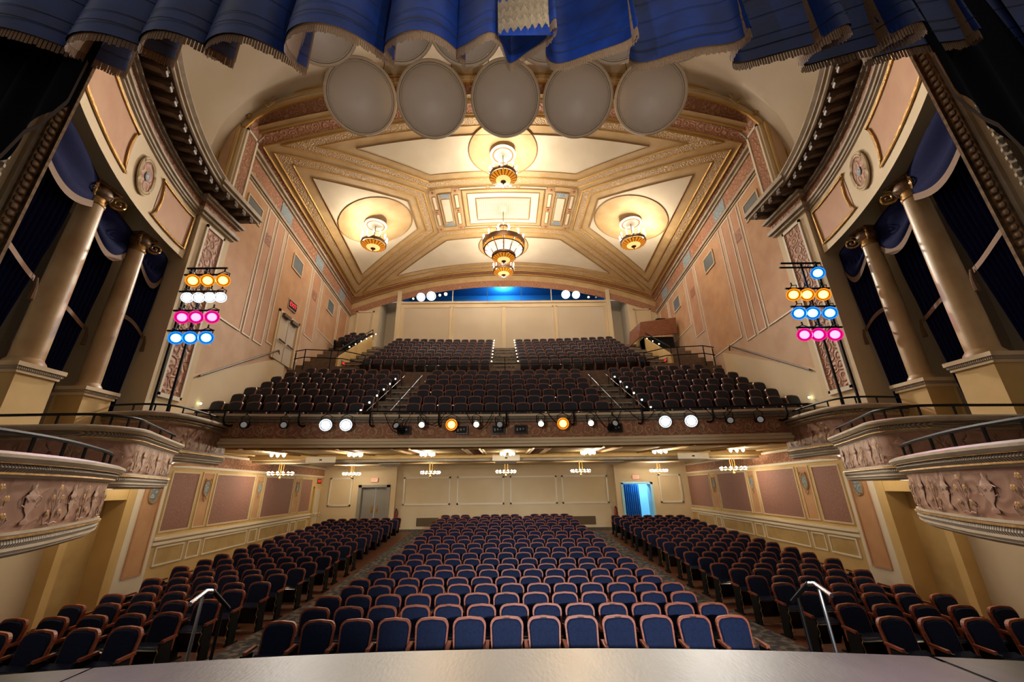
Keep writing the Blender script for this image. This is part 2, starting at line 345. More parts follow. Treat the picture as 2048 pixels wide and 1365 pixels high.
# ------------------------------------------------------------------ main side walls
BAYS = {}
for s, nm in SIDES:
    W = struct('wall_'+nm, 'tall rose plaster side wall with framed panels on the %s' % nm)
    def wq(m, y0, y1, z0, z1, d=0, t=.06):
        return m.hexa([(xw(y0)+t, y0, z0), (xw(y1)+t, y1, z0), (xw(y1)-d, y1, z0), (xw(y0)-d, y0, z0), (xw(y0)+t, y0, z1), (xw(y1)+t, y1, z1), (xw(y1)-d, y1, z1), (xw(y0)-d, y0, z1)])
    def frame(y0, y1, z0, z1, d=.03, wd=.05, kk='white', name='panel_frame'):
        m = M(s)
        for a in ((y0-wd, y1+wd, z1, z1+wd), (y0-wd, y1+wd, z0-wd, z0), (y0-wd, y0, z0, z1), (y1, y1+wd, z0, z1)): wq(m, *a, d)
        return put(name, m, K[kk], W)
    m = M(s); wq(m, 11.2, 26.6, 4.0, 17.0, 0, .3); put('wall_plaster', m, K['wallpink'], W)
    m = M(s); wq(m, 11.4, 26.6, -.2, 4.0, 0, .3); put('lower_wall_plaster', m, K['ochre'], W)
    # upper frieze and cornice
    m = M(s); wq(m, 12.0, 26.3, 14.55, 15.3, .03); put('frieze', m, K['orn'], W)
    for z0, z1, d in ((15.3, 15.42, .1), (15.42, 15.55, .22), (14.42, 14.55, .09), (14.3, 14.36, .05)):
        m = M(s); wq(m, 12.0, 26.3, z0, z1, d); put('cornice_moulding', m, K['grey'], W)
    for y in (15.6, 19.9, 24.1):
        m = M(s); wq(m, y-.55, y+.55, 14.62, 15.22, .05); put('blue_plaque', m, K['blue'], W)
    UP = [(12.35, 14.1, 'terra'), (14.35, 14.85, 'rosep'), (15.15, 15.75, 'rosep'), (16.15, 19.15, 'terra'), (19.5, 20.55, 'rosep'), (20.95, 23.75, 'terra'), (24.1, 25.6, 'rosep')]
    for i, (y0, y1, kk) in enumerate(UP):
        zb = 8.45 if y1 < 18 else (8.75 if y1 < 20 else (10.4 if y1 < 22 else 11.3))
        m = M(s); wq(m, y0, y1, zb, 14.15, .015); put('upper_panel', m, K[kk], W)
        frame(y0, y1, zb, 14.15)
    for y0 in (12.75, 17.0, 21.9):
        m = M(s); wq(m, y0, y0+1.0, 12.95, 13.65, .05); put('air_vent', m, K['vent'], W); frame(y0, y0+1.0, 12.95, 13.65, .07, .06, 'cream', 'vent_frame')
    for y0 in (14.6, 20.0):
        m = M(s); wq(m, y0-.28, y0+.28, 12.6, 13.1, .03); put('relief_plaque', m, K['orn'], W)
    # orchestra level
    m = M(s); wq(m, 12.4, 26.4, 3.45, 3.82, .03); put('orchestra_frieze', m, K['orn'], W)
    for z0, z1, d in ((3.82, 3.9, .08), (3.37, 3.45, .06), (1.38, 1.46, .08), (1.25, 1.33, .06)):
        m = M(s); wq(m, 12.5, 26.4, z0, z1, d); put('wall_moulding', m, K['white'], W)
    for y0, y1 in ((12.65, 13.85), (14.85, 17.4), (18.4, 21.2), (22.3, 25.4 if s > 0 else 23.7)):
        m = M(s); wq(m, y0, y1, 1.62, 3.22, .012); put('damask_panel', m, K['damask'], W); frame(y0, y1, 1.62, 3.22, .035, .05, 'cream')
    for y0, y1 in ((14.08, 14.62), (17.63, 18.17), (21.43, 22.07)):
        m = M(s); wq(m, y0, y1, 1.62, 3.25, .012); put('pilaster_panel', m, K['terra'], W); frame(y0, y1, 1.62, 3.25, .035, .04, 'cream')
        yc = (y0+y1)/2; m = M(s); m.add([(xw(yc)-.05, yc+.11*math.cos(a*math.pi/8), 2.78+.21*math.sin(a*math.pi/8)) for a in range(16)], [tuple(range(16))]); put('blue_cartouche', m, K['blue'], W)
        m = M(s); m.tube([(xw(yc)-.05, yc+.14*math.cos(a*math.pi/8), 2.78+.25*math.sin(a*math.pi/8)) for a in range(16)], .022, 4, True)
        for sg in (-1, 1): m.tube([(xw(yc)-.05, yc+sg*.05, 3.0), (xw(yc)-.05, yc+sg*.13, 3.08), (xw(yc)-.05, yc+sg*.16, 3.0)], .015, 4); m.tube([(xw(yc)-.05, yc+sg*.02, 2.5), (xw(yc)-.05, yc+sg*.07, 2.44), (xw(yc)-.05, yc, 2.36)], .015, 4)
        put('cartouche_scroll', m, K['fringel'], W)
    for y0, y1 in ((12.75, 13.85), (14.1, 14.65), (14.92, 17.55), (17.8, 18.35), (18.65, 21.4), (21.68, 22.2), (22.5, 24.6 if s > 0 else 23.6)):
        m = M(s); wq(m, y0, y1, .74, 1.16, .012); put('dado_panel', m, K['ochredark'], W); frame(y0, y1, .74, 1.16, .035, .045)
    # end pilaster at the mouth of the seating
    m = M(s); wq(m, 11.45, 12.5, -.1, 3.0, .03); put('pilaster_surround', m, K['white'], W)
    m = M(s); wq(m, 11.72, 12.28, .62, 2.95, .05); put('pilaster_panel', m, K['terra'], W); frame(11.72, 12.28, .62, 2.95, .07, .045, 'rosep')
    m = M(s); m.add([(xw(12)-.08, 12+.12*math.cos(a*math.pi/8), 2.62+.2*math.sin(a*math.pi/8)) for a in range(16)], [tuple(range(16))]); put('blue_cartouche', m, K['blue'], W)
    m = M(s); m.tube([(xw(12)-.08, 12+.15*math.cos(a*math.pi/8), 2.62+.24*math.sin(a*math.pi/8)) for a in range(16)], .025, 4, True); put('cartouche_scroll', m, K['fringel'], W)
    # ---------------- lower bay under the boxes
    B = struct('wall_bay_'+nm, 'ochre wall with doorway recess under the boxes on the %s' % nm)
    BAYS[s] = B
    xl = lambda y: 9.96-.14*(11.5-y)
    def bq(m, y0, y1, z0, z1, d0, d1): return m.hexa([(xl(y0)+d1, y0, z0), (xl(y1)+d1, y1, z0), (xl(y1)-d0, y1, z0), (xl(y0)-d0, y0, z0), (xl(y0)+d1, y0, z1), (xl(y1)+d1, y1, z1), (xl(y1)-d0, y1, z1), (xl(y0)-d0, y0, z1)])
    m = M(s); bq(m, 11.15, 11.46, -.1, 3.2, .02, .6); put('door_jamb', m, K['ochre'], B)
    m = M(s); bq(m, 9.75, 11.2, 2.5, 3.4, .01, .6); put('door_header', m, K['ochre'], B)
    m = M(s); bq(m, 9.6, 11.3, -.1, 2.6, -.5, .6); put('door_recess', m, K['ochredark'], B)
    m = M(s); bq(m, 9.55, 9.75, -.1, 3.2, .03, .6); put('door_jamb', m, K['ochre'], B)
    m = M(s); bq(m, 8.0, 9.55, -.1, 3.2, -.25, .6); put('grey_wall', m, K['cove'], B)
    m = M(s); bq(m, 8.0, 9.55, -.1, .16, -.22, .6); put('skirting', m, K['white'], B)
    m = M(s); bq(m, 8.35, 8.75, .25, .7, -.24, .6); put('wall_vent', m, K['ventb'], B)
    m = M(s); bq(m, 7.0, 8.0, -.1, 3.2, .22, .6); put('pillar', m, K['ochre'], B)
    m = M(s); bq(m, 3.6, 7.0, -.1, 3.2, -.4, .6); put('grey_wall', m, K['cove'], B)
    # ---------------- entablature over the boxes
    E = struct('wall_entablature_'+nm, 'curved cream entablature with rose panels and bracketed cornice on the %s' % nm)
    ys = [3.75+(10.45-3.75)*i/30 for i in range(31)]; path = [(bx(y), y) for y in ys]
    P = lambda prof, kk, name, sm=False, pth=path: put(name, M(s).sweep(pth, prof), K[kk], E, sm)
    P([(0, 9.3), (0, 10.92), (-1.9, 10.92), (-1.9, 9.3)], 'cream', 'entablature_face', True)
    P([(0, 10.88), (.05, 10.9), (.05, 10.95), (.09, 10.96), (.09, 11.03), (.14, 11.05), (.14, 11.12), (.1, 11.14), (0, 11.14)], 'grey', 'architrave_moulding')
    P([(.03, 11.14), (.03, 11.42), (-.3, 11.42)], 'orn', 'frieze')
    P([(.03, 11.42), (.1, 11.43), (.1, 11.49), (.16, 11.5), (.16, 11.56), (0, 11.56)], 'egg', 'dentil_moulding')
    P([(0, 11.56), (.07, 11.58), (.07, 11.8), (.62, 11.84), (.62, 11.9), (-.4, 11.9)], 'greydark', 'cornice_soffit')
    P([(.62, 11.82), (.66, 11.84), (.66, 11.92), (.72, 11.94), (.72, 12.0), (.8, 12.06), (.8, 12.1), (-.4, 12.1)], 'grey', 'cornice_moulding')
    brk = None
    for i in range(15):
        y = 5.0+.39*i; dx = bx(y+.01)-bx(y-.01); a = math.atan2(dx, .02)
        if brk is None:
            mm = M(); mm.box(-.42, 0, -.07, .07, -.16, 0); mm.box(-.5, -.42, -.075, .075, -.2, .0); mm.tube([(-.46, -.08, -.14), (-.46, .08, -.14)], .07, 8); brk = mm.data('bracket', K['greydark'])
            mb = M(); mb.lathe([(0, -.05), (.045, -.03), (.05, .01)], 8, (-.5, 0, -.1)); bud = mb.data('bracket_scroll', K['grey'])
        o = link('bracket', brk, E, (s*(bx(y)-.08), y, 11.8)); o.rotation_euler = (0, 0, -a if s > 0 else a+math.pi)
        b = link('bracket_scroll', bud, o)
    # panels on the curved face
    def onb(y, z, d=0):
        dx = (bx(y+.01)-bx(y-.01))/.02; n = Vector((-1, dx, 0)).normalized(); return (bx(y)+n.x*d, y+n.y*d, z)
    P1 = [(5.0, 10.72), (4.95, 9.62)]+[(7.26, 9.6)]+[(7.16+(-.12)*math.sin(a*math.pi/8)+.04*(1-a/8), 9.6+1.12*a/8) for a in range(1, 8)]+[(7.2, 10.72)]
    P2 = [(10.35, 10.7), (10.3, 9.55)]+[(8.64, 9.55)]+[(8.72+.13*math.sin(a*math.pi/8), 9.55+1.13*a/8) for a in range(1, 8)]+[(8.66, 10.68)]
    for pl in (P1, P2):
        m = M(s); c = (sum(p[0] for p in pl)/len(pl), sum(p[1] for p in pl)/len(pl)); dens = []
        for i in range(len(pl)):
            a, b = pl[i], pl[(i+1) % len(pl)]; k = max(1, int(abs(a[0]-b[0])/.25))
            dens += [(lerp(a[0], b[0], j/k), lerp(a[1], b[1], j/k)) for j in range(k)]
        y0, y1 = min(p[0] for p in pl), max(p[0] for p in pl)
        m.grid(lambda u, v: onb(lerp(y0+.06, y1-.06, u), lerp(9.62, 10.68, v), .012), 12, 1); put('rose_panel', m, K['rosep'], E)
        m = M(s); m.tube([onb(y, z, .03) for y, z in dens], .035, 6, True); put('rope_frame', m, K['rope'], E)
    for rr, d, kk, nme in ((.5, .03, 'cream', 'medallion_rim'), (.42, .05, 'orn', 'medallion')):
        m = M(s); n = 28; m.add([onb(7.96, 10.14, d)]+[onb(7.96+rr*.72*math.cos(2*math.pi*i/n), 10.14+rr*math.sin(2*math.pi*i/n), d) for i in range(n)], [(0, 1+i, 1+(i+1) % n) for i in range(n)]); put(nme, m, K[kk], E)
    m = M(s)
    for rr in (.5, .43): m.tube([onb(7.96+rr*.72*math.cos(2*math.pi*i/28), 10.14+rr*math.sin(2*math.pi*i/28), .05) for i in range(28)], .03, 6, True)
    put('medallion_moulding', m, K['cream'], E, True)
    m = M(s); m.add([onb(7.96+.09*math.cos(2*math.pi*i/12), 10.14+.12*math.sin(2*math.pi*i/12), .07) for i in range(12)], [tuple(range(12))]); put('medallion_cameo', m, K['blue'], E)
    # ---------------- end pilaster of the bay
    PL = struct('wall_pilaster_'+nm, 'broad pilaster with scrollwork panel carrying the cornice end on the %s' % nm)
    m = M(s); m.box(9.62, 10.6, 10.5, 11.9, 4.2, 11.15); put('pilaster_shaft', m, K['cream'], PL)
    m = M(s); m.box(9.6, 9.7, 10.85, 11.55, 5.3, 10.7); put('scroll_panel', m, K['orn'], PL)
    m = M(s)
    for a in ((10.78, 10.85, 5.2, 10.8), (11.55, 11.62, 5.2, 10.8)): m.box(9.57, 9.65, *a)
    m.box(9.57, 9.65, 10.78, 11.62, 5.16, 5.28); m.box(9.57, 9.65, 10.78, 11.62, 10.7, 10.8); put('panel_frame', m, K['white'], PL)
    for z0, z1, d in ((10.92, 11.02, .1), (11.02, 11.14, .18), (11.42, 11.5, .16), (11.5, 11.58, .24)):
        m = M(s); m.box(9.62-d, 10.6, 10.5-d, 11.9+d, z0, z1); put('capital_moulding', m, K['grey'], PL)
    m = M(s); m.box(9.56, 10.6, 10.45, 11.95, 11.14, 11.42); put('frieze', m, K['orn'], PL)
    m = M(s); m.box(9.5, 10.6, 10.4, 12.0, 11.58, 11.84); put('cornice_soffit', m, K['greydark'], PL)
    for i in range(4):
        o = link('bracket', brk, PL, (s*9.5, 10.55+.42*i, 11.82)); o.rotation_euler = (0, 0, 0 if s > 0 else math.pi); link('bracket_scroll', bud, o)
    m = M(s); m.box(8.98, 10.6, 10.22, 12.18, 11.84, 11.95); m.box(8.9, 10.6, 10.14, 12.26, 11.95, 12.1); put('cornice_moulding', m, K['grey'], PL)
    # ---------------- proscenium jamb
    J = struct('trim_proscenium_'+nm, 'gilded moulded proscenium jamb on the %s' % nm)
    for x0, y0, y1, kk in ((5.66, 2.98, 3.1, 'greydark'), (5.6, 3.1, 3.36, 'cream'), (5.5, 3.36, 3.42, 'grey'), (5.56, 3.42, 3.52, 'cream'), (5.5, 3.52, 3.56, 'grey'), (5.46, 3.56, 3.66, 'jambgold'), (5.41, 3.66, 3.69, 'jambgold')):
        m = M(s); m.box(x0, 7.4, y0, y1, 1.0, 11.8); put('jamb_moulding', m, K[kk], J)
    leaf = M(); leaf.lathe([(0, .045), (.02, .03), (.024, 0), (.018, -.03), (0, -.045)], 6); leaf.v = [(x, y*1.9, z) for x, y, z in leaf.v]; lm = leaf.data('jamb_leaf', K['jambgold'], True)
    for k in range(70): link('jamb_leaf', lm, J, (s*5.455, 3.61, 4.2+.098*k))
    bd = M(); bd.lathe([(0, .05), (.035, .02), (.035, -.02), (0, -.05)], 6); bdm = bd.data('jamb_bead', K['grey'], True)
    for k in range(60): link('jamb_bead', bdm, J, (s*5.5, 3.39, 4.2+.115*k))
    m = M(s); m.box(7.0, 7.5, 3.6, 4.2, 1.0, 13); put('jamb_return', m, K['cream'], J)
# ------------------------------------------------------------------ cove over the front of the hall and the great arch
cv = struct('ceiling_cove', 'smooth pale cove between proscenium and great arch')
def cw(y): return (bx(min(y, 10.2))+.25) if y < 10.6 else 10.4
def cove(u, v):
    y = lerp(3.6, 11.35, v); t = max(0, min(1, (y-3.6)/7.75)); H = 1.6+4.75*t**.8; a = math.pi*u
    cx, sx_ = math.cos(a), math.sin(a); p = 2/3.4
    return (-math.copysign(abs(cx)**p, cx)*cw(y), y, 12.0+H*abs(sx_)**p)
m = M(); m.grid(cove, 64, 24); put('cove_surface', m, K['cove'], cv, True)
def archz(x, off=0):   # underside line of the great arch
    a = min(1, abs(x)/(9.75+off)); return 15.55+off+2.35*(1-a**2.6)**(1/1.6)
AX = [-9.75+19.5*i/60 for i in range(61)]
ar = struct('ceiling_arch', 'wide arch with rose scrollwork soffit framing the vaulted ceiling')
m = M(); m.grid(lambda u, v: (lerp(-9.75, 9.75, u), lerp(11.32, 12.1, v), archz(lerp(-9.75, 9.75, u))), 60, 2); put('arch_soffit', m, K['orn'], ar, True)
m = M(); m.grid(lambda u, v: (lerp(-9.75, 9.75, u)*lerp(1, 1.12, v), 11.3, archz(lerp(-9.75, 9.75, u))+1.3*v), 60, 1); put('arch_face', m, K['cream'], ar, True)
m = M(); m.grid(lambda u, v: (lerp(-10.6, 10.6, u), 12.1, lerp(archz(lerp(-9.75, 9.75, u)), 18.2, v)), 60, 1); put('arch_rear', m, K['cream'], ar)
for off, r, yy, kk in ((.0, .06, 11.32, 'rope'), (.42, .07, 11.27, 'rope'), (.2, .04, 11.27, 'ceilgold'), (0, .05, 12.05, 'grey')):
    m = M(); m.tube([(x*(1+.05*off/.42), yy, archz(x)+off) for x in AX], r, 6); put('arch_rib', m, K[kk], ar, True)
for s, nm in SIDES:
    m = M(s); m.box(9.72, 10.7, 11.32, 12.15, 12.05, 16.0); put('arch_pier', m, K['cream'], ar)
    m = M(s); m.box(9.69, 9.75, 11.48, 11.98, 12.3, 15.55); put('pier_panel', m, K['orn'], ar)
    m = M(s); m.box(9.66, 9.72, 11.4, 11.48, 12.2, 15.65); m.box(9.66, 9.72, 11.98, 12.06, 12.2, 15.65); m.box(9.66, 9.72, 11.4, 12.06, 15.55, 15.66); put('pier_frame', m, K['white'], ar)
    m = M(s); m.tube([(10.35, 11.2, 12.1), (10.35, 11.2, 15.2), (10.3, 11.2, 15.7), (10.1, 11.2, 16.3), (9.75, 11.2, 16.75), (9.72, 11.2, 16.3), (9.6, 11.2, 15.95)], .06, 6); put('pier_moulding', m, K['rope'], ar, True)
    m = M(s); m.box(9.85, 10.3, 11.22, 11.34, 12.05, 15.6); put('pier_hollow', m, K['ochre'], ar)
    m = M(s)
    for k in range(3):
        for sg in (-1, 1): m.tube([(8.9+sg*.02, 11.1, 16.35+.22*k), (8.9+sg*.16, 11.08, 16.5+.22*k), (8.9+sg*.22, 11.08, 16.62+.22*k), (8.9+sg*.12, 11.08, 16.66+.22*k), (8.9+sg*.1, 11.08, 16.58+.22*k)], .018, 4)
    put('plaster_spray', m, K['ornlight'], ar)
# ------------------------------------------------------------------ rear walls
rw = struct('wall_rear', 'cream rear wall of the orchestra level with shallow panels')
m = M(); m.box(-6.6, 6.6, 25.75, 26.0, -.2, 4.2); put('centre_wall', m, K['cream'], rw)
def yframe(m, x0, x1, z0, z1, y, wd=.06, d=.03):
    for a in ((x0, x1, z1-wd, z1), (x0, x1, z0, z0+wd), (x0, x0+wd, z0, z1), (x1-wd, x1, z0, z1)): m.box(a[0], a[1], y-d, y+.02, a[2], a[3])
for x0, x1 in ((-6.2, -3.35), (-2.95, -.1), (.25, 3.1), (3.4, 6.2)):
    m = M(); yframe(m, x0, x1, 1.75, 3.35, 25.75, .09, .06); put('panel_frame', m, K['white'], rw)
for s, nm in SIDES:
    m = M(s)
    for a in ((6.6, 6.92, -.2, 4.2), (8.82, 11.5, -.2, 4.2), (6.92, 8.82, 2.92, 4.2)): m.box(a[0], a[1], 25.45, 26.0, a[2], a[3])
    put('side_wall', m, K['cream'], rw)
    m = M(s); yframe(m, 9.2, 10.55, 1.75, 3.35, 25.45, .09, .06); put('panel_frame', m, K['white'], rw)
    m = M(s); m.box(4.0, 5.3, 25.7, 25.78, .6, 1.05); put('return_air_grille', m, K['ventb'], rw)
    m = M(s); m.box(-.0, 6.6, 25.7, 25.76, .35, .5); put('skirting', m, K['cream'], rw)
# left: grey double door; right: open doorway to a blue lobby
d1 = struct('door_1', 'pair of grey doors with bronze push plates at the rear')
for x0, x1 in ((-8.62, -7.89), (-7.85, -7.12)):
    m = M(); m.box(x0, x1, 25.72, 25.78, .4, 2.78); l = put('door_leaf', m, K['doorgrey'], d1)
    xc = x1-.13 if x0 < -8 else x0+.13
    m = M(); m.box(xc-.06, xc+.06, 25.69, 25.72, 1.35, 1.75); put('push_plate', m, K['gold'], l)
m = M(); m.box(-8.82, -8.62, 25.4, 25.8, .3, 2.92); m.box(-7.12, -6.92, 25.4, 25.8, .3, 2.92); m.box(-8.82, -6.92, 25.4, 25.8, 2.78, 2.92); put('door_frame', m, K['doorgrey'], d1)
d2 = struct('door_2', 'open rear doorway looking into a blue lit lobby')
m = M(); m.box(6.92, 7.06, 25.4, 26.1, .3, 2.9); m.box(8.68, 8.82, 25.4, 26.1, .3, 2.9); m.box(6.92, 8.82, 25.4, 26.1, 2.8, 2.9); put('door_frame', m, K['skyblue'], d2)
m = M(); m.box(6.0, 9.8, 28.0, 28.1, .2, 3.6); m.box(5.9, 6.0, 26, 28.1, .2, 3.6); m.box(9.8, 9.9, 26, 28.1, .2, 3.6); m.box(5.9, 9.9, 26, 28.1, 3.5, 3.6); m.box(5.9, 9.9, 26, 28.1, .3, .42); put('lobby_shell', m, K['skyblue'], d2)
light('lobby_lamp', 'POINT', (8.5, 26.6, 3.1), 110, (.5, .8, 1), .05)
m = M(); m.grid(lambda u, v: (lerp(7.25, 8.45, u), 27.0+.06*math.sin(u*60), lerp(.45, 2.9, v)), 80, 1)
tag(put('lobby_curtain', m, K['curtblue'], None, True), 'bright blue pleated curtain seen through the open rear doorway', 'curtain')
# ------------------------------------------------------------------ balcony
BY = lambda x: 12.3-sag(x)
bc = struct('balcony', 'deep raked balcony with scrollwork front spanning the hall')
bpath = [(x, BY(x)) for x in [10.2-20.4*i/40 for i in range(41)]]
P = lambda prof, kk, name, sm=False: put(name, M().sweep(bpath, prof), K[kk], bc, sm)
P([(-.6, 3.95), (.02, 3.86), (.1, 3.84), (.1, 3.9), (.16, 3.93), (.16, 4.0), (.06, 4.03), (.06, 4.1), (0, 4.1), (-.6, 4.1)], 'cream', 'lower_moulding')
P([(0, 4.1), (.03, 4.2), (.0, 4.58), (-.3, 4.58)], 'orn', 'balcony_front')
P([(0, 4.56), (.07, 4.58), (.07, 4.64), (.13, 4.66), (.13, 4.72), (0, 4.72)], 'eggx', 'egg_moulding')
P([(0, 4.72), (.17, 4.73), (.17, 4.8), (-.35, 4.8), (-.35, 4.2)], 'cream', 'ledge')
# painted urns and sprays along the front
mo = M()
mo.tube([(0, 0, -.2), (0, 0, .14)], .012, 4)
for sg in (-1, 1):
    mo.tube([(0, 0, -.2), (sg*.12, 0, -.17), (sg*.17, 0, -.08), (sg*.11, 0, -.03), (sg*.08, 0, -.09)], .014, 4)
    mo.tube([(0, 0, -.02), (sg*.07, 0, .03), (sg*.09, 0, .11)], .011, 4)
mod = mo.data('relief_spray', K['ornlight'])
for i in range(29):
    x = -9.1+.65*i; link('relief_spray', mod, bc, (x, BY(x)-.04, 4.35))
# soffit
m = M().sweep(bpath, [(.0, 3.88), (-2.2, 3.92), (-4.6, 3.98), (-4.6, 4.3)], cap=False); put('soffit', m, K['ceilgold'], bc)
for i in range(9):
    xc = -8.8+2.2*i
    for (w2, y0, y1, kk) in ((.78, .6, 4.1, 'ochre'), (.22, .6, 4.1, 'orn')):
        x = xc if kk == 'ochre' else xc+1.1
        if abs(x) > 9.4: continue
        m = M(); m.grid(lambda u, v: (x+lerp(-w2, w2, u), BY(x)+lerp(y0, y1, v), 3.865+.02*lerp(y0, y1, v)), 1, 1); put('soffit_panel', m, K[kk], bc)
        m = M(); pts = [(x-w2, BY(x)+y0), (x+w2, BY(x)+y0), (x+w2, BY(x)+y1), (x-w2, BY(x)+y1)]
        m.tube([(p[0], p[1], 3.86+.02*(p[1]-BY(x))) for p in pts], .04, 4, True); put('soffit_rib', m, K['rope'], bc)
m = M(); m.box(-10.8, 10.8, 16.9, 17.6, 3.72, 4.3); put('soffit_beam', m, K['grey'], bc)
m = M(); m.box(-10.8, 10.8, 16.6, 16.9, 3.82, 4.3); m.box(-10.9, 10.9, 17.6, 17.9, 3.82, 4.3); put('soffit_beam', m, K['ochre'], bc)
m = M(); m.box(-11, 11, 17.9, 26, 4.0, 4.2); put('rear_soffit', m, K['cream'], bc)
m = M(); m.box(-11, 11, 20.9, 21.3, 3.88, 4.05); put('soffit_beam', m, K['ceilgold'], bc)
# seating tiers
def inv_z(py, y):   # seat-top height for a row seen at a given height in the picture plane of the hall axis
    v = (682.5-py)/796; f = math.cos(pit)-v*math.sin(pit); h = math.sin(pit)+v*math.cos(pit); return EYE+y*h/f
LOWY = [12.95+.76*i for i in range(8)]; LOWZ = [5.06+.415*i for i in range(8)]
UPY = [19.9+.8*i for i in range(8)]; UPZ = [9.0+.46*i for i in range(8)]
SEATH = .86
prof = [(-.35, 4.2)]
for y, z in list(zip(LOWY, LOWZ)):
    prof += [(-(y-.62-12.3), prof[-1][1]), (-(y-.62-12.3), z-SEATH)]
prof += [(-(UPY[0]-.62-12.3), prof[-1][1]), (-(UPY[0]-.62-12.3), UPZ[0]-SEATH)]
for y, z in list(zip(UPY, UPZ))[1:]: prof += [(-(y-.62-12.3), prof[-1][1]), (-(y-.62-12.3), z-SEATH)]
prof += [(-14.4, prof[-1][1])]
m = M().sweep([(x, BY(x)) for x in [11.1-22.2*i/40 for i in range(41)]], prof, cap=False); put('seating_tier', m, K['greydark'], bc)
# intermediate steps in the aisles, with step lights
step = None
def steps(x0, x1, ys, zs):
    for i in range(len(ys)-1):
        xc = (x0+x1)/2; m = M(); rise = zs[i+1]-zs[i]
        m.box(x0, x1, ys[i+1]-.62-.34-sag(xc), ys[i+1]-.6-sag(xc), zs[i]-SEATH, zs[i]-SEATH+rise*.5); put('aisle_step', m, K['carpet'], bc)
        m = M(); m.box(x0, x1, ys[i+1]-.62-.36-sag(xc), ys[i+1]-.62-.33-sag(xc), zs[i]-SEATH+rise*.5-.02, zs[i]-SEATH+rise*.5+.005); put('step_nosing', m, K['grey'], bc)
for s in (-1, 1):
    steps(min(s*3.7, s*4.75), max(s*3.7, s*4.75), LOWY, LOWZ)
steps(-.62, .62, UPY, UPZ)
for s in (-1, 1): steps(min(s*7.5, s*8.4), max(s*7.5, s*8.4), UPY, UPZ)
ldm = M(); ldm.lathe([(0, .035), (.03, .02), (.03, -.02), (0, -.035)], 8); ldd = ldm.data('step_light', K['led'])
for i in range(7):
    for s in (-1, 1):
        link('step_light', ldd, bc, (s*4.83, LOWY[i]-.3-sag(4.8), LOWZ[i]-.32))
for i in range(8):
    for s in (-1, 1):
        link('step_light', ldd, bc, (s*.68, UPY[i]-.3, UPZ[i]-.2))
        if i > 1: link('step_light', ldd, bc, (s*8.5, UPY[i]-.9, UPZ[i]+.1))
for s in (-1, 1):
    for i in range(2): link('step_light', ldd, bc, (s*(9.9+.02*i), LOWY[0]+1.3*i-1.4, LOWZ[0]+.4*i-.1))
# upper rear wall with the projection booth
uw = struct('wall_upper_rear', 'cream upper rear wall with large flat panels below the booth window')
YR = 26.3
m = M(); m.box(-7.6, 7.6, YR, YR+.25, 9.5, 15.38); put('panelled_wall', m, K['cream'], uw)
for x0, x1 in ((-7.2, -3.9), (-3.6, -.15), (.12, 3.5), (3.85, 7.2)):
    m = M(); m.box(x0, x1, YR-.01, YR+.02, 11, 14.98); put('wall_panel', m, K['cove'], uw)
    m = M(); yframe(m, x0-.08, x1+.08, 10.9, 15.06, YR, .08, .06); put('panel_frame', m, K['cream'], uw)
m = M(); m.box(-7.6, 7.6, YR-.12, YR+.1, 15.3, 15.45); put('booth_sill', m, K['cream'], uw)
m = M(); n = 40
m.grid(lambda u, v: (lerp(-11.6, 11.6, u), YR-.05, lerp(min(16.62, vz(lerp(-11.6, 11.6, u))-.95), vz(lerp(-11.6, 11.6, u))+.05, v)), n, 1); put('arch_wall', m, K['ceilgold'], uw)
m = M(); m.grid(lambda u, v: (lerp(-11.6, 11.6, u), YR-.08, lerp(vz(lerp(-11.6, 11.6, u))-.95, vz(lerp(-11.6, 11.6, u))-.45, v)), n, 1); put('arch_band', m, K['orn'], uw)
for s, nm in SIDES:
    m = M(s); m.box(7.45, 7.75, YR-.15, YR+.3, 9.5, 16.3); put('booth_pier', m, K['cream'], uw)
    m = M(s); m.box(9.0, 11.6, YR-.02, YR+.2, 9.5, 16.2); put('side_wall', m, K['cream'], uw)
    m = M(s); yframe(m, 9.35, 10.6, 12.3, 14.75, YR-.02, .1, .08); put('panel_frame', m, K['cream'], uw)
    m = M(s); m.box(7.7, 9.0, YR+1.6, YR+1.8, 9.5, 16.2); put('stair_wall', m, K['cove'], uw)
    m = M(s); m.box(8.95, 9.05, YR, YR+1.7, 9.5, 16.2); put('stair_wall', m, K['cove'], uw)
bo = struct('wall_booth', 'blue lit control booth behind the long window at the top of the hall')
m = M(); m.box(-7.6, 7.6, 29.0, 29.1, 15.0, 17.4); m.box(-7.7, -7.6, 26.4, 29.1, 15, 17.4); m.box(7.6, 7.7, 26.4, 29.1, 15, 17.4); m.box(-7.7, 7.7, 26.4, 29.1, 17.3, 17.4); m.box(-7.7, 7.7, 26.4, 29.1, 15.0, 15.1); put('booth_room', m, K['booth'], bo)
for x in (-3.75, -1.2, 1.3, 3.5):
    m = M(); m.box(x-.03, x+.03, YR+.02, YR+.08, 15.4, 16.9); put('window_mullion', m, K['booth'] if abs(x) < 2 else K['cream'], bo)
light('booth_lamp', 'POINT', (0, 27.6, 17.0), 450, (.12, .5, 1), .04)
m = M(); m.box(-.45, .45, 28.0, 28.06, 15.95, 16.3); mo_ = put('monitor', m, K['black']); tag(mo_, 'small glowing monitor inside the blue booth window', 'monitor')
m = M(); m.box(-.42, .42, 27.985, 27.999, 15.98, 16.27); put('monitor_screen', m, K['screen'], mo_)
m = M(); m.box(-.2, .2, 27.97, 27.984, 16.06, 16.19); put('monitor_window', m, K['booth'], mo_)
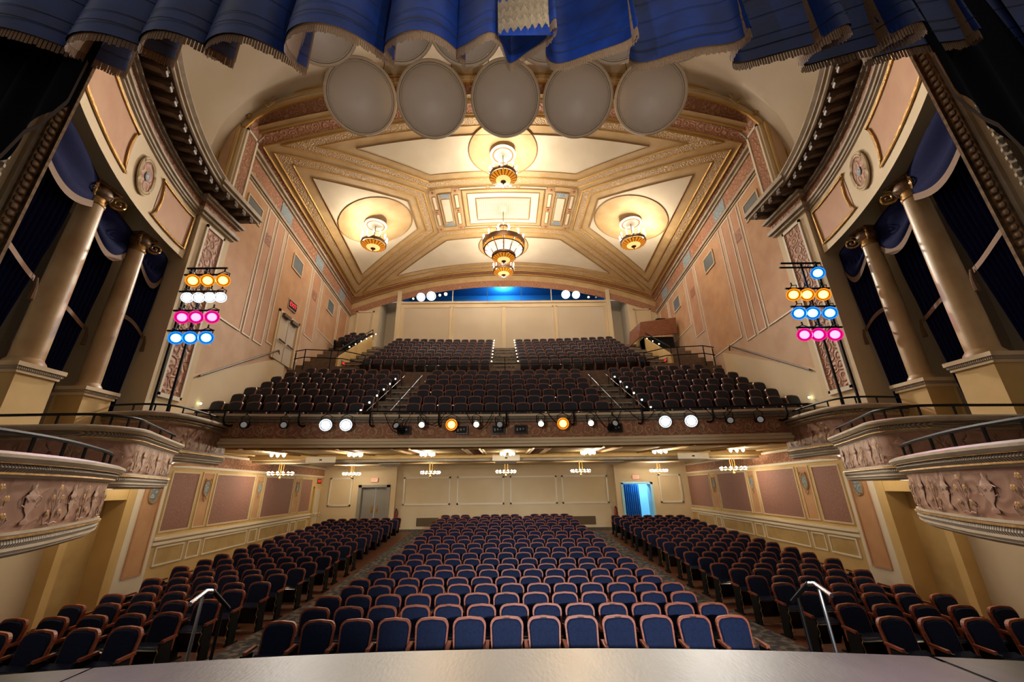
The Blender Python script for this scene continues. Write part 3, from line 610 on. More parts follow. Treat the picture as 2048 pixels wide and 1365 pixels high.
# stairs walls and rails along the balcony sides
for s, nm in SIDES:
    m = M(s); m.box(8.6, 8.7, 19.7, 24.3, 8.0, 10.9)
    m2 = M(s); m2.hexa([(8.6, 19.6, 8), (8.7, 19.6, 8), (8.7, 24.4, 8), (8.6, 24.4, 8), (8.6, 19.6, 9.1), (8.7, 19.6, 9.1), (8.7, 24.4, 12.2), (8.6, 24.4, 12.2)])
    put('stair_parapet', m2, K['ochre'], bc)
    m = M(s)
    m.tube([(8.65, 19.6, 9.5), (8.65, 24.4, 12.55)], .03, 6)
    for k in range(5): t = k/4; m.tube([(8.65, 19.6+4.8*t, 9.1+3.1*t), (8.65, 19.6+4.8*t, 9.5+3.05*t)], .025, 5)
    put('stair_rail', m, K['black'], bc)
    o = tag(put('wall_handrail', M(s).tube([(xw(12.5)-.12, 12.5, 6.2), (xw(17)-.12, 17.1, 8.65), (xw(17)-.05, 17.3, 8.5)], .035, 6), K['greydark']), 'dark wall handrail rising beside the balcony seats on the %s' % nm, 'handrail', 'balcony wall handrails')
    for k in range(4):
        y = 12.8+1.3*k; put('rail_bracket', M(s).tube([(xw(y)-.12, y, 6.2+(y-12.5)*.533), (xw(y)+.01, y, 6.12+(y-12.5)*.533)], .02, 5), K['greydark'], o)
    m = M(s); m.hexa([(xw(12)-.06, 12.0, 4.6), (xw(12)+.02, 12, 4.6), (xw(18)+.02, 18, 6), (xw(18)-.06, 18, 6), (xw(12)-.06, 12, 6.05), (xw(12)+.02, 12, 6.05), (xw(18)+.02, 18, 8.6), (xw(18)-.06, 18, 8.6)]); put('stair_dado', m, K['cream'], bc)
    # cross-aisle railing
    rl = tag(empty('cross_aisle_rail'), 'black pipe railing on the balcony cross aisle by the %s wall' % nm, 'railing', 'cross aisle railings')
    m = M(s)
    for z in (9.25, 8.85): m.tube([(6.9, 18.75, z-.35), (8.0, 18.75, z-.1), (9.9, 18.75, z), (10.35, 18.6, z-.15)], .025, 6)
    put('rail_pipe', m, K['black'], rl)
    for x, z in ((6.9, 8.9), (8.6, 9.2), (9.9, 9.25), (10.35, 9.1)): put('rail_post', M(s).tube([(x, 18.75, 8.1), (x, 18.75, z)], .025, 6), K['black'], rl)
rl = tag(empty('cross_aisle_rail'), 'long black pipe railing in front of the upper balcony rows', 'railing', 'cross aisle railings')
m = M()
for z in (8.85, 8.55): m.tube([(-6.8, 19.0, z), (-3, 19.15, z), (0, 19.2, z), (3, 19.15, z), (6.8, 19.0, z)], .022, 6)
put('rail_pipe', m, K['black'], rl)
for i in range(9): x = -6.8+1.7*i; put('rail_post', M().tube([(x, 19.1, 8.1), (x, 19.1, 8.85)], .022, 6), K['black'], rl)
for s in (-1, 1):
    for x in (3.85, 4.65):
        r2 = tag(empty('aisle_handrail'), 'thin black handrail posts at the %s %s side of the balcony aisle' % ('left' if s < 0 else 'right', 'inner' if x < 4 else 'outer'), 'handrail', 'balcony aisle handrails')
        m = M(s); m.tube([(x, 13.2, LOWZ[0]+.05), (x, 17.9, LOWZ[7]-.35)], .01, 5); put('rail_pipe', m, K['black'], r2)
        for i in range(0, 8, 2): put('rail_post', M(s).tube([(x, LOWY[i]-.1, LOWZ[i]-SEATH), (x, LOWY[i]-.1, LOWZ[i]-.06)], .016, 5), K['black'], r2)
# ------------------------------------------------------------------ opera boxes
BOX = {  # plan of the front edge, outer end first: points (x, y), top height, face height
 1: ([(7.6, 3.35), (5.0, 3.3), (4.72, 3.5), (4.78, 3.95), (5.0, 4.55), (5.35, 5.2), (5.95, 6.15), (6.42, 6.72)], 3.06, .95),
 2: ([(9.2, 6.78), (7.3, 6.72), (6.9, 6.78), (6.7, 7.0), (6.68, 7.3), (6.95, 7.85), (7.4, 8.75), (7.86, 9.68)], 3.75, 1.0),
 3: ([(10.0, 9.7), (8.8, 9.55), (8.35, 9.62), (8.15, 9.9), (8.12, 10.4), (8.2, 11.2), (8.3, 12.05)], 4.5, 1.12)}
def dense(pts, k=6):
    out = []
    n = len(pts)
    for i in range(n-1):
        p0, p1, p2, p3 = (Vector(pts[max(i-1, 0)]), Vector(pts[i]), Vector(pts[i+1]), Vector(pts[min(i+2, n-1)]))
        for j in range(k):
            t = j/k; q = .5*((2*p1)+(p2-p0)*t+(2*p0-5*p1+4*p2-p3)*t*t+(3*p1-p0-3*p2+p3)*t**3); out.append((q.x, q.y))
    return out+[tuple(pts[-1])]
urn = M(); urn.lathe([(0, .22), (.018, .2), (.012, .17), (.03, .15), (.075, .12), (.08, .1), (.105, .095), (.105, .075), (.09, .05), (.085, 0), (.065, -.05), (.03, -.085), (.016, -.1), (.016, -.13), (.05, -.15), (.062, -.165), (.062, -.19)], 12)
urn.v = [(x, y*.09, z) for x, y, z in urn.v]
for sg in (-1, 1): urn.tube([(sg*.1, 0, .085), (sg*.145, -.005, .07), (sg*.14, -.005, .0), (sg*.085, -.005, -.02)], .008, 5)
urn.tube([(-.1, -.012, .07), (-.05, -.022, .03), (0, -.024, .06), (.05, -.022, .03), (.1, -.012, .07)], .007, 5)
URN = urn.data('urn_relief', K['ornbox'], True)
spr = M(); spr.tube([(0, 0, -.22), (.01, -.005, -.05), (0, -.005, .14)], [.015, .01, .007], 5)
for sg in (-1, 1):
    spr.tube([(0, 0, -.22), (sg*.07, -.01, -.2), (sg*.15, -.01, -.21), (sg*.2, -.01, -.13), (sg*.16, -.01, -.08), (sg*.12, -.01, -.12)], [.014, .013, .011, .009, .008, .007], 5)
    spr.tube([(0, 0, -.12), (sg*.05, -.01, -.04), (sg*.1, -.01, 0), (sg*.1, -.01, .05)], .008, 5)
    spr.tube([(0, 0, .02), (sg*.05, -.01, .1), (sg*.08, -.01, .13)], .007, 5)
SPR = spr.data('scroll_relief', K['ornbox'], True)
fl_ = M()
for k in range(6): a = k*math.pi/3; fl_.add([(.018*math.cos(a), -.015, .018*math.sin(a)), (.036*math.cos(a-.45), -.008, .036*math.sin(a-.45)), (.042*math.cos(a), -.004, .042*math.sin(a)), (.036*math.cos(a+.45), -.008, .036*math.sin(a+.45))], [(0, 1, 2, 3)])
fl_.add([(.018*math.cos(i*math.pi/4), -.016, .018*math.sin(i*math.pi/4)) for i in range(8)], [tuple(range(8))])
FLW = fl_.data('gilded_flower', K['gold'])
WHERE = {1: 'lowest opera box, nearest the stage', 2: 'middle opera box of three', 3: 'highest opera box, against the balcony'}
for s, nm in SIDES:
    for k, (pts, top, h) in BOX.items():
        bxo = tag(empty('opera_box'), '%s, on the %s wall' % (WHERE[k], nm), 'opera box', 'opera boxes on the %s' % nm)
        path = dense(pts); b0 = top-h; z = lambda f: b0+h*f
        def P(prof, kk, name, sm=False): return put(name, M(s).sweep(path, prof), K[kk], bxo, sm)
        P([(-.25, z(0)), (-.02, z(0)), (.02, z(.03)), (.02, z(.06)), (.06, z(.07)), (.06, z(.1)), (-.25, z(.1))], 'grey', 'base_moulding')
        P([(-.2, z(.1)), (.05, z(.1)), (.07, z(.14)), (.05, z(.19)), (-.2, z(.19))], 'egg', 'egg_moulding')
        P([(-.2, z(.19)), (.085, z(.19)), (.085, z(.215)), (-.2, z(.215))], 'gold', 'gilt_line')
        P([(-.2, z(.215)), (.06, z(.22)), (.06, z(.25)), (-.2, z(.25))], 'grey', 'lower_band')
        P([(-.2, z(.25)), (.02, z(.25)), (.05, z(.35)), (.03, z(.7)), (.05, z(.76)), (-.2, z(.76))], 'ornbox', 'front_panel', True)
        P([(-.2, z(.76)), (.07, z(.76)), (.09, z(.79)), (-.2, z(.79))], 'grey', 'upper_band')
        P([(-.2, z(.79)), (.11, z(.79)), (.11, z(.81)), (-.2, z(.81))], 'gold', 'gilt_line')
        P([(-.2, z(.81)), (.1, z(.81)), (.14, z(.85)), (.11, z(.89)), (-.2, z(.89))], 'egg', 'egg_moulding')
        P([(-.2, z(.89)), (.15, z(.89)), (.15, z(.9)), (-.2, z(.9))], 'gold', 'gilt_line')
        P([(-.25, z(.9)), (.17, z(.9)), (.2, z(.94)), (.2, z(.97)), (.14, z(1)), (-.25, z(1))], 'grey', 'ledge')
        # end wall and floor
        m = M(s); xe, ye = path[-1]; outer = 10.2
        m.add([(p[0]+.1, p[1]+.05, b0+.05) for p in path]+[(outer, ye, b0+.05), (outer, path[0][1], b0+.05)], [tuple(range(len(path)+2))]); put('box_floor', m, K['cove'], bxo)
        m = M(s); m.box(xe-.02, 10.0, ye-.1, ye, b0, top-.02); put('end_wall', m, K['ornbox'], bxo)
        # relief motifs: arc-length placement
        L = [0]
        for a, b in zip(path, path[1:]): L.append(L[-1]+math.hypot(b[0]-a[0], b[1]-a[1]))
        def at(l):
            for i in range(len(L)-1):
                if L[i+1] >= l: break
            t = (l-L[i])/max(1e-6, L[i+1]-L[i]); a, b = path[i], path[i+1]
            tx, ty = b[0]-a[0], b[1]-a[1]; n = math.hypot(tx, ty); nx, ny = -ty/n, tx/n
            return lerp(a[0], b[0], t)+nx*.055, lerp(a[1], b[1], t)+ny*.055, nx, ny
        l = L[-1]-.2; i = 0; sc_ = h*.5/.45
        while l > max(.3, L[-1]-5.2):
            x, y, nx, ny = at(l); ang = math.atan2(-s*nx, ny)   # local -Y faces the hall
            rz = math.atan2(s*nx, -ny)
            o = link('urn_relief' if i % 2 == 0 else 'scroll_relief', URN if i % 2 == 0 else SPR, bxo, (s*x, y, z(.5)), rz); o.scale = (sc_*.9, sc_*.4, sc_*.9)
            if i % 2:
                for fx, fz_ in ((0, .17), (-.1, .06), (.1, .06), (-.13, -.1), (.13, -.1)): link('gilded_flower', FLW, o, (fx, -.02, fz_))
            l -= .42*sc_; i += 1
        # round soffit lamp under the box
        lx, ly = ((6.6, 5.2), (8.0, 8.3), (9.0, 10.9))[k-1]
        put('soffit_lamp', M(s).lathe([(0, -.03), (.2, -.03), (.24, .02), (0, .02)], 20, (lx, ly, b0+.03)), K['opal'], bxo, True)
        light('box_soffit_glow', 'POINT', (s*lx, ly, b0-.12), (7, 26, 26)[k-1], (1, .84, .6), .05)
        # low safety rail
        m = M(s); hr = [(p[0]+.12, p[1]+.1, top+.2) for p in path]; m.tube(hr, .025, 6)
        rr = tag(put('box_rail', m, K['black']), 'low black rail on the ledge of the %s opera box on the %s' % (('lowest', 'middle', 'highest')[k-1], nm), 'railing', 'opera box rails')
        for j in range(0, len(hr), 5): put('rail_post', M(s).tube([(hr[j][0], hr[j][1], top-.02), hr[j]], .018, 5), K['black'], rr)
        # back wall inside the box
        m = M(s); m.grid(lambda u, v: (max(bx(lerp(path[0][1], ye, u)), 9.3 if k > 1 else 7.6)+1.75, lerp(path[0][1]-.2, ye+.1, u), lerp(b0, 9.4, v)), 4, 1); put('box_back_wall', m, K['cove'], BAYS[s])
    # ------------- columns
    for k, (cx, cy) in enumerate(((9.36, 7.4), (10.0, 9.3))):
        c = tag(empty('column', (s*cx, cy, 0)), '%s column with gilded scroll capital on the %s' % (('marbled cream stage-side', 'slimmer cream house-side')[k], nm), 'column', 'box columns')
        dz = .0
        r = .245-.035*k
        p0 = 3.3 if k == 0 else 4.0
        put('pedestal', M().box(-.34, .34, -.34, .34, p0, 4.78), K['ochre'], c)
        pc = M(); pc.box(-.38, .38, -.38, .38, 4.78, 4.84); pc.box(-.43, .43, -.43, .43, 4.9, 4.98); put('pedestal_cap', pc, K['cream'], c)
        put('cap_egg_band', M().box(-.405, .405, -.405, .405, 4.84, 4.9), K['egg'], c)
        put('column_base', M().lathe([(0, 4.98), (r*1.25, 4.98), (r*1.25, 5.04), (r*1.18, 5.08), (r*1.1, 5.1), (r, 5.14)], 24), K['marble'], c, True)
        put('shaft', M().lathe([(r, 5.12), (r, 5.8), (r*.98, 6.8), (r*.92, 8.0), (r*.84, 8.8)], 28), K['marble'], c, True)
        put('neck_ring', M().lathe([(r*.84, 8.78), (r*.92, 8.8), (r*.92, 8.86), (r*.84, 8.88), (r*.86, 9.0), (r*1.0, 9.06)], 24), K['gold'], c, True)
        put('abacus', M().box(-r*1.2, r*1.2, -r*1.2, r*1.2, 9.24, 9.3), K['jambgold'], c)
        put('capital', M().lathe([(r*.9, 8.98), (r*1.12, 9.05), (r*1.18, 9.12), (r*1.05, 9.24)], 20), K['jambgold'], c, True)
        sp = [(.0, 0)]
        for q in range(26):
            a = q*.5; rr_ = .19*(1-q/27)
            sp.append((rr_*math.cos(a+1.57), rr_*math.sin(a+1.57)))
        for ax in (-1, 1):
            for ay in (-1, 1):
                d = Vector((ax, ay, 0)).normalized(); mm = M()
                ctr = Vector((ax*r*1.15, ay*r*1.15, 9.04))
                mm.tube([tuple(ctr+d*q[0]+Vector((0, 0, q[1]))) for q in sp[1:]], .028, 5); put('volute', mm, K['gold'], c, True)
    # ------------- drapes in the box openings
    def drape(y0, y1, off, z0, z1, name, label, waist=7.0, pull=0):
        pl = max(4, int((y1-y0)/.15))
        def gath(z_): return 1-.14*math.exp(-((z_-waist)/.9)**2) if z_ > waist else .86-.24*min(1, (waist-z_)/2.2)
        def fn(u, v):
            z_ = lerp(z0, z1, v); g = gath(z_)
            yc = lerp(y0, y1, .5+pull*min(1, max(0, (9-z_)/3))); y = yc+(lerp(y0, y1, u)-yc)*g
            return (bx(y)+off+.07*math.sin(u*pl*2*math.pi), y, z_)
        o = tag(put(name, M(s).grid(fn, pl*8, 16), K['drape'], None, True), label, 'drape', 'house drapes in the box openings')
        vw = (waist-z0)/(z1-z0); ya, yb = fn(0, vw)[1]-.05, fn(1, vw)[1]+.05
        m = M(s); m.grid(lambda u, v: (bx(lerp(ya, yb, u))+off-.05-.1*math.sin(math.pi*u), lerp(ya, yb, u), waist+.12*math.cos(math.pi*u)+.11*(v-.5)), 14, 1); put('tie_back', m, K['fringe'], o, True)
        m = M(s); m.tube([(bx(yb)+off-.1, yb, waist-.1), (bx(yb)+off-.12, yb+.02, waist-.3), (bx(yb)+off-.12, yb+.02, waist-.55)], [.02, .035, .05], 7); put('tassel', m, K['fringe'], o, True)
        return o
    drape(4.5, 6.95, .62, 3.2, 9.25, 'house_drape', 'dark navy drape beside the proscenium jamb on the %s' % nm, 6.7, -.1)
    drape(7.55, 9.15, .95, 3.3, 9.25, 'house_drape', 'dark navy drape between the two columns on the %s' % nm, 6.6, -.1)
    drape(9.5, 10.5, .5, 4.0, 9.25, 'house_drape', 'dark navy drape beyond the second column on the %s' % nm, 6.9, -.12)
    for y0, y1, off, lab in ((4.6, 7.2, .4, 'beside the proscenium'), (7.5, 9.2, .65, 'between the columns'), (9.35, 10.45, .45, 'next to the pilaster')):
        def sw(u, v):
            dp = .55+.55*math.sin(math.pi*u); y = lerp(y0, y1, u)
            return (bx(y)+off-.12*math.sin(v*9)*math.sin(math.pi*u)-.1*math.sin(math.pi*u), y, 9.3-dp*v)
        o = tag(put('swag', M(s).grid(sw, 20, 16), K['drape'], None, True), 'navy swag with bullion fringe hanging %s on the %s' % (lab, nm), 'swag', 'swags in the box openings')
        m = M(s); m.grid(lambda u, v: (sw(u, 1)[0]-.03-.02*v, sw(u, 1)[1], sw(u, 1)[2]-.17*v), 24, 1); put('swag_fringe', m, K['fringe'], o)
# ------------------------------------------------------------------ seats
def outline(w=.245, z0=.40, z1=.88, r=.1, crown=.012):
    pts = [(-w*.98, z0), (-w*.94, z0+.14), (-w*.97, z0+.26), (-w, z1-r)]
    for k in range(1, 6): a = math.pi-k*math.pi/2/5; pts.append((-w+r+r*math.cos(a), z1-r+r*math.sin(a)))
    pts.append((0, z1+crown))
    return pts+[(-x, z) for x, z in reversed(pts[:-1])]
REC = .2
def ry(z): return (z-.42)*REC
def seat_parts():
    P = {}
    o = outline(); n = len(o)
    m = M(); m.add([(x, ry(z)-.02, z) for x, z in o]+[(x*.98, ry(z)+.03, z-.004) for x, z in o], [tuple(range(n)), tuple(range(2*n-1, n-1, -1))]+[(i, (i+1) % n, n+(i+1) % n, n+i) for i in range(n)])
    P['back_frame'] = (m, 'wood')
    def ins(d): return [(x*(1-d/.245), .40+(z-.40)*(1-d/.48)+(0 if z > .45 else 0)) for x, z in o]
    a, b = ins(.026), ins(.042)
    m = M(); m.add([(x, ry(z)-.021, z) for x, z in a]+[(x, ry(z)-.05, z) for x, z in b], [tuple(range(n, 2*n))]+[(i, (i+1) % n, n+(i+1) % n, n+i) for i in range(n)])
    P['back_cushion'] = (m, 'navy')
    m = M(); m.hexa([(-.215, -.14, .16), (.215, -.14, .16), (.215, -.07, .15), (-.215, -.07, .15), (-.22, -.27, .47), (.22, -.27, .47), (.22, -.19, .5), (-.22, -.19, .5)])
    P['seat_shell'] = (m, 'blackgl')
    m = M(); m.hexa([(-.21, -.07, .2), (.21, -.07, .2), (.21, -.02, .19), (-.21, -.02, .19), (-.22, -.24, .485), (.22, -.24, .485), (.22, -.08, .53), (-.22, -.08, .53)])
    P['seat_cushion'] = (m, 'navy')
    m = M(); m.box(-.292, -.262, -.26, -.06, .05, .56); m.box(-.3, -.254, -.3, .03, 0, .05); m.box(-.295, -.259, -.3, -.26, .3, .58)
    P['standard'] = (m, 'black')
    m = M(); m.hexa([(-.305, -.25, .57), (-.249, -.25, .57), (-.252, .0, .59), (-.302, .0, .59), (-.302, -.24, .605), (-.252, -.24, .605), (-.254, .0, .62), (-.3, .0, .62)])
    P['armrest'] = (m, 'wood')
    return P
SP = seat_parts()
SD = {k: v[0].data(k, K[v[1]]) for k, v in SP.items()}
def mirrored(m): q = M(); q.v = [(-x, y, z) for x, y, z in m.v]; q.f = m.f; return q
SDR = {k: mirrored(SP[k][0]).data(k, K[SP[k][1]]) for k in ('standard', 'armrest')}
pq = M(); pq.box(-.045, .045, ry(.87)-.028, ry(.87)-.018, .852, .874); PLQ = pq.data('plaque', K['brass'])
gs = M()
for k in range(3):
    z = .12+.15*k; gs.tube([(-.277, -.305, z), (-.292, -.305, z+.05), (-.268, -.305, z+.09), (-.277, -.305, z+.14)], .008, 4)
SCR = gs.data('scroll_ornament', K['gold']); SCRR = mirrored(gs).data('scroll_ornament', K['gold'])
seats = []   # (distance, x, y, z, rz, label, leftend, rightend, block, row)
for i in range(21):
    Y = 6.9+.86*i; z = TOPS[i]-.89
    for j in range(13):
        if i == 20 and j in (3, 8): continue
        x = (j-6)*.55+(.065 if i % 2 else -.065)
        y = Y-sag(x); seats.append((y, x, y, z, x/60, 'navy seat, %s from the left end of the %s row of the centre block' % (ORD[j], ORD[i]), 1, j == 12, 'c', i, j in (0, 12)))
    if i < 20:
        nst = [6, 5, 5, 5, 5, 6, 6][i] if i < 7 else 7
        for s, nm in SIDES:
            for j in range(nst):
                x = s*(5.46+.55*j+(.06 if i % 2 else 0)+.015*i); y = Y-sag(x)
                seats.append((y, x, y, z, x/60, 'navy seat, %s from the aisle in the %s row of the %s block' % (ORD[j], ORD[i], nm), 1, (s < 0 and j == 0) or (s > 0 and j == nst-1), nm[0], i, j == 0))
seats.sort(key=lambda t: t[0])
proto = empty('theatre_seat')
def make_seat(t, idx):
    _, x, y, z, rz, lab, le, re, blk, row, aisle = t
    o = proto if idx == 0 else link('theatre_seat', None)
    o.location = (x, y, z); o.rotation_euler = (0, 0, rz); tag(o, lab, 'theatre seat', 'orchestra seats')
    for k in ('back_frame', 'back_cushion', 'seat_shell', 'standard', 'armrest'):
        link(k, SD[k], o)
    sh = o.children[2] if False else None
    link('seat_cushion', SD['seat_cushion'], o)
    if re:
        for k in ('standard', 'armrest'): link(k, SDR[k], o)
    if random.random() < (.42 if row < 8 else .15): link('plaque', PLQ, o)
    if aisle and blk == 'l': link('scroll_ornament', SCRR, o)
    if aisle and blk == 'r': link('scroll_ornament', SCR, o)
for idx, t in enumerate(seats[:300]): make_seat(t, idx)
def mass(name, rows, parts, label, cat, group):
    names = list(dict.fromkeys(v[1] for v in parts.values())); vs = []; fs = []; mi = []
    for t in rows:
        _, x, y, z, rz = t[:5]; c, s_ = math.cos(rz), math.sin(rz)
        for k, (m, kk) in parts.items():
            b = len(vs); vs += [(x+p[0]*c-p[1]*s_, y+p[0]*s_+p[1]*c, z+p[2]) for p in m.v]
            fs += [tuple(b+i for i in f) for f in m.f]; mi += [names.index(kk)]*len(m.f)
    me = bpy.data.meshes.new(name); me.from_pydata(vs, [], fs)
    for kk in names: me.materials.append(K[kk])
    me.polygons.foreach_set('material_index', mi); me.update()
    return tag(link(name, me), label, cat, group, 'stuff')
mass('theatre_seat_rows', seats[300:], SP, 'navy seats filling the rear rows of the orchestra level', 'theatre seat', 'orchestra seats')
# balcony seats: wooden frame and dark cloth
BP = {k: SP[k] for k in ('back_frame', 'back_cushion', 'seat_shell')}
BP = {'back_frame': (SP['back_frame'][0], 'woodb'), 'back_cushion': (SP['back_cushion'][0], 'navyb'), 'seat_shell': (SP['seat_shell'][0], 'blackgl'), 'standard': (SP['standard'][0], 'black'), 'armrest': (SP['armrest'][0], 'woodb')}
BD = {k: v[0].data('balcony_'+k, K[v[1]]) for k, v in BP.items()}
bs = []
for i, (Y, Z) in enumerate(zip(LOWY, LOWZ)):
    for j in range(13):
        x = (j-6)*.545+(.06 if i % 2 else -.06); bs.append((Y-sag(x), x, Y-sag(x), Z-.88, x/60, 'balcony seat, %s from the left end of the %s row of the centre block' % (ORD[j], ORD[i])))
    for s, nm in SIDES:
        n = 9 if i < 7 else 8
        for j in range(n):
            x = s*(5.12+.548*j-(.0 if i % 2 else .1)); bs.append((Y-sag(x), x, Y-sag(x), Z-.88, x/60, 'balcony seat, %s from the aisle in the %s row of the %s block' % (ORD[j], ORD[i], nm)))
for i, (Y, Z) in enumerate(zip(UPY, UPZ)):
    for s, nm in SIDES:
        for j in range(12):
            x = s*(1.02+.552*j); bs.append((Y-sag(x), x, Y-sag(x), Z-.88, x/60, 'upper balcony seat, %s from the centre steps in the %s row on the %s' % (ORD[j], ORD[i], nm)))
        if i > 4 and s < 0:
            for j in range(3):
                x = s*(8.95+.56*j); bs.append((Y-sag(x), x, Y-sag(x), Z-.6, x/60, 'upper balcony corner seat'))
bs.sort(key=lambda t: t[0])
for idx, t in enumerate(bs[:300]):
    _, x, y, z, rz, lab = t
    o = link('balcony_seat', None); o.location = (x, y, z); o.rotation_euler = (0, 0, rz); tag(o, lab, 'balcony seat', 'balcony seats')
    for k in ('back_frame', 'back_cushion', 'seat_shell'): link(k, BD[k], o)
mass('balcony_seat_rows', bs[300:], BP, 'dark seats filling the uppermost rows of the balcony', 'balcony seat', 'balcony seats')
# ------------------------------------------------------------------ valance and drapes on the stage side
def val(u):
    x = lerp(-6.3, 6.3, u); ph = 2*math.pi*x/.84+1.3*math.sin(x*1.7)+.9*math.sin(x*.6+1); return x, ph
def vp(u, v):
    x, ph = val(u); amp = (.29+.08*math.sin(x*2.3)+.04*math.sin(x*5.1))*(1-.25*v)
    return (x+.19*math.sin(ph+1.2)*(1-.4*v)*max(-1, min(1, -x*2)), 2.88+amp*math.sin(ph)+.04*math.sin(2*ph), 7.1+.03*math.sin(x*3.1)+.65*amp*math.sin(ph)+3.2*v)
vl = tag(empty('stage_valance'), 'blue satin valance with bullion fringe hanging across the stage opening', 'valance')
put('valance_cloth', M().grid(vp, 420, 12), K['valance'], vl, True)
def hem(u, v): p = vp(u, 0); return (p[0], p[1]-.012, p[2]+.16+.012*v)
put('hem_seam', M().grid(hem, 420, 1), K['valback'], vl, True)
for row in range(3):
    put('quilt_seam', M().grid(lambda u, v: (vp(u, .1+.1*row)[0], vp(u, .1+.1*row)[1]-.008, vp(u, .1+.1*row)[2]+.008*v), 420, 1), K['valback'], vl, True)
m = M(); n = 1500
for i in range(n):
    u0, u1 = i/n, (i+.8)/n; a, b = vp(u0, 0), vp(u1, 0); dz = .085+.03*random.random()
    m.add([(a[0], a[1]+.02, a[2]+.03), (b[0], b[1]+.02, b[2]+.03), (b[0], b[1]+.025, b[2]-dz), (a[0], a[1]+.025, a[2]-dz)], [(0, 1, 2, 3)])
put('bullion_fringe', m, K['fringe'], vl)
put('lining', M().grid(lambda u, v: (vp(u, v)[0], vp(u, v)[1]+.03, vp(u, v)[2]+.01), 420, 4), K['fringe'], vl, True)
sw_ = tag(empty('fringe_sample'), 'three tan tiers of bullion fringe hooked up on the valance centre', 'fringe')
for k in range(3):
    m = M()
    for i in range(70):
        x0 = -.1+.54*i/70; zt = 7.36+.05*math.sin(x0*5)-.155*k+.12*max(0, x0-.15); yy = 2.6+.02*math.sin(i*.7)
        m.add([(x0, yy, zt), (x0+.0065, yy-.006, zt), (x0+.0065, yy-.01, zt-.15-.03*random.random()), (x0, yy, zt-.15-.03*random.random())], [(0, 1, 2, 3)])
    put('fringe_tier', m, K['fringel'], sw_)
put('fringe_backing', M().grid(lambda u, v: (-.1+.54*u, 2.62, 6.85+.6*v), 2, 1), K['valance'], sw_)
for s, nm in SIDES:   # stepped tails of the side drapes
    edge = [(4.45, 7.0), (4.45, 6.42), (4.62, 6.1), (4.72, 6.02), (4.82, 5.72), (4.95, 5.62), (5.05, 5.3), (5.9, 4.7)]
    if s > 0: edge = [(x+.1, z) for x, z in edge]
    tl = tag(empty('side_drape'), 'dark navy side drape with stepped fringed edge by the %s jamb' % nm, 'drape', 'stage side drapes')
    def td(u, v):
        t = u*(len(edge)-1); i = int(min(t, len(edge)-2)); f = t-i
        x = lerp(edge[i][0], edge[i+1][0], f); z = lerp(edge[i][1], edge[i+1][1], f)
        xo = lerp(x, 6.6 if u < .99 else 6.6, v); zo = lerp(z, z+.9, v)
        return (xo, 2.95+.05*math.sin(xo*16), max(zo, z))
    m = M(s); m.grid(lambda u, v: (td(u, 0)[0]+.02, 2.95+.05*math.sin(td(u, 0)[0]*16), lerp(td(u, 0)[2], 10.2, v)) if True else None, 40, 6)
    put('drape_cloth', m, K['tail'], tl, True)
    m = M(s); m.box(5.0, 7.5, 2.8, 2.9, 1.2, 10.2) if False else m.grid(lambda u, v: (lerp(5.62, 7.6, u), 2.9+.06*math.sin(u*30), lerp(1.2, 10.2, v)), 60, 1); put('leg_cloth', m, K['tail'], tl, True)
    m = M(s); m.grid(lambda u, v: (td(u, 0)[0]-.0-.03*v, 2.93, td(u, 0)[2]-.06*v), 80, 1); put('drape_fringe', m, K['tailfringe'], tl)
# ------------------------------------------------------------------ acoustic reflector discs
def disc_at(x, y, z, r, label, grp):
    o = tag(empty('reflector_disc', (x, y, z)), label, 'acoustic reflector', grp)
    q = (Vector((0, -.5, EYE+1))-Vector((x, y, z))).to_track_quat('Z', 'Y'); o.rotation_mode = 'QUATERNION'; o.rotation_quaternion = q
    put('shell', M().lathe([(0, .2), (r*.3, .18), (r*.6, .12), (r*.86, .02), (r*.88, 0)], 48), K['disc'], o, True)
    put('rim_inner', M().lathe([(r*.86, .01), (r*.875, .05), (r*.9, .05), (r*.905, .02)], 48), K['discrim'], o, True)
    put('rim', M().lathe([(r*.9, .0), (r*.92, .07), (r*.97, .08), (r, .04), (r, -.04), (r*.96, -.08), (0, -.1)], 48), K['discrim'], o, True)
    loc = Vector((x, y, z))
    cz = lambda X, Y: 12.0+(1.6+4.75*max(0, (Y-3.6)/7.75)**.8)*(1-min(.98, abs(X)/cw(Y))**3.4)**(1/3.4)
    for sg in (-1, 1):
        a = loc+(q @ Vector((sg*r*.5, 0, -.08))); m = M(); m.tube([tuple(q.inverted() @ (a-loc)), tuple(q.inverted() @ (Vector((a.x, a.y, cz(a.x, a.y)-.03))-loc))], .012, 4); put('suspension_cable', m, K['black'], o)
D5 = ['leftmost', 'second from left', 'centre', 'fourth from left', 'rightmost']
for i, (x, z) in enumerate(((-4.42, 14.13), (-2.2, 13.98), (.07, 14.02), (2.3, 13.97), (4.57, 14.07))):
    disc_at(x, 9, z, 1.08, '%s tan reflector disc of the lower row under the arch' % D5[i], 'lower row of reflector discs')
for i, (x, z) in enumerate(((-4.95, 14.45), (-2.85, 14.5), (-1.0, 14.4), (1.17, 14.45), (3.1, 14.45), (4.85, 14.55))):
    disc_at(x, 7, z, 1.05, '%s tan reflector disc mostly behind the valance' % ORD[i], 'upper row of reflector discs')
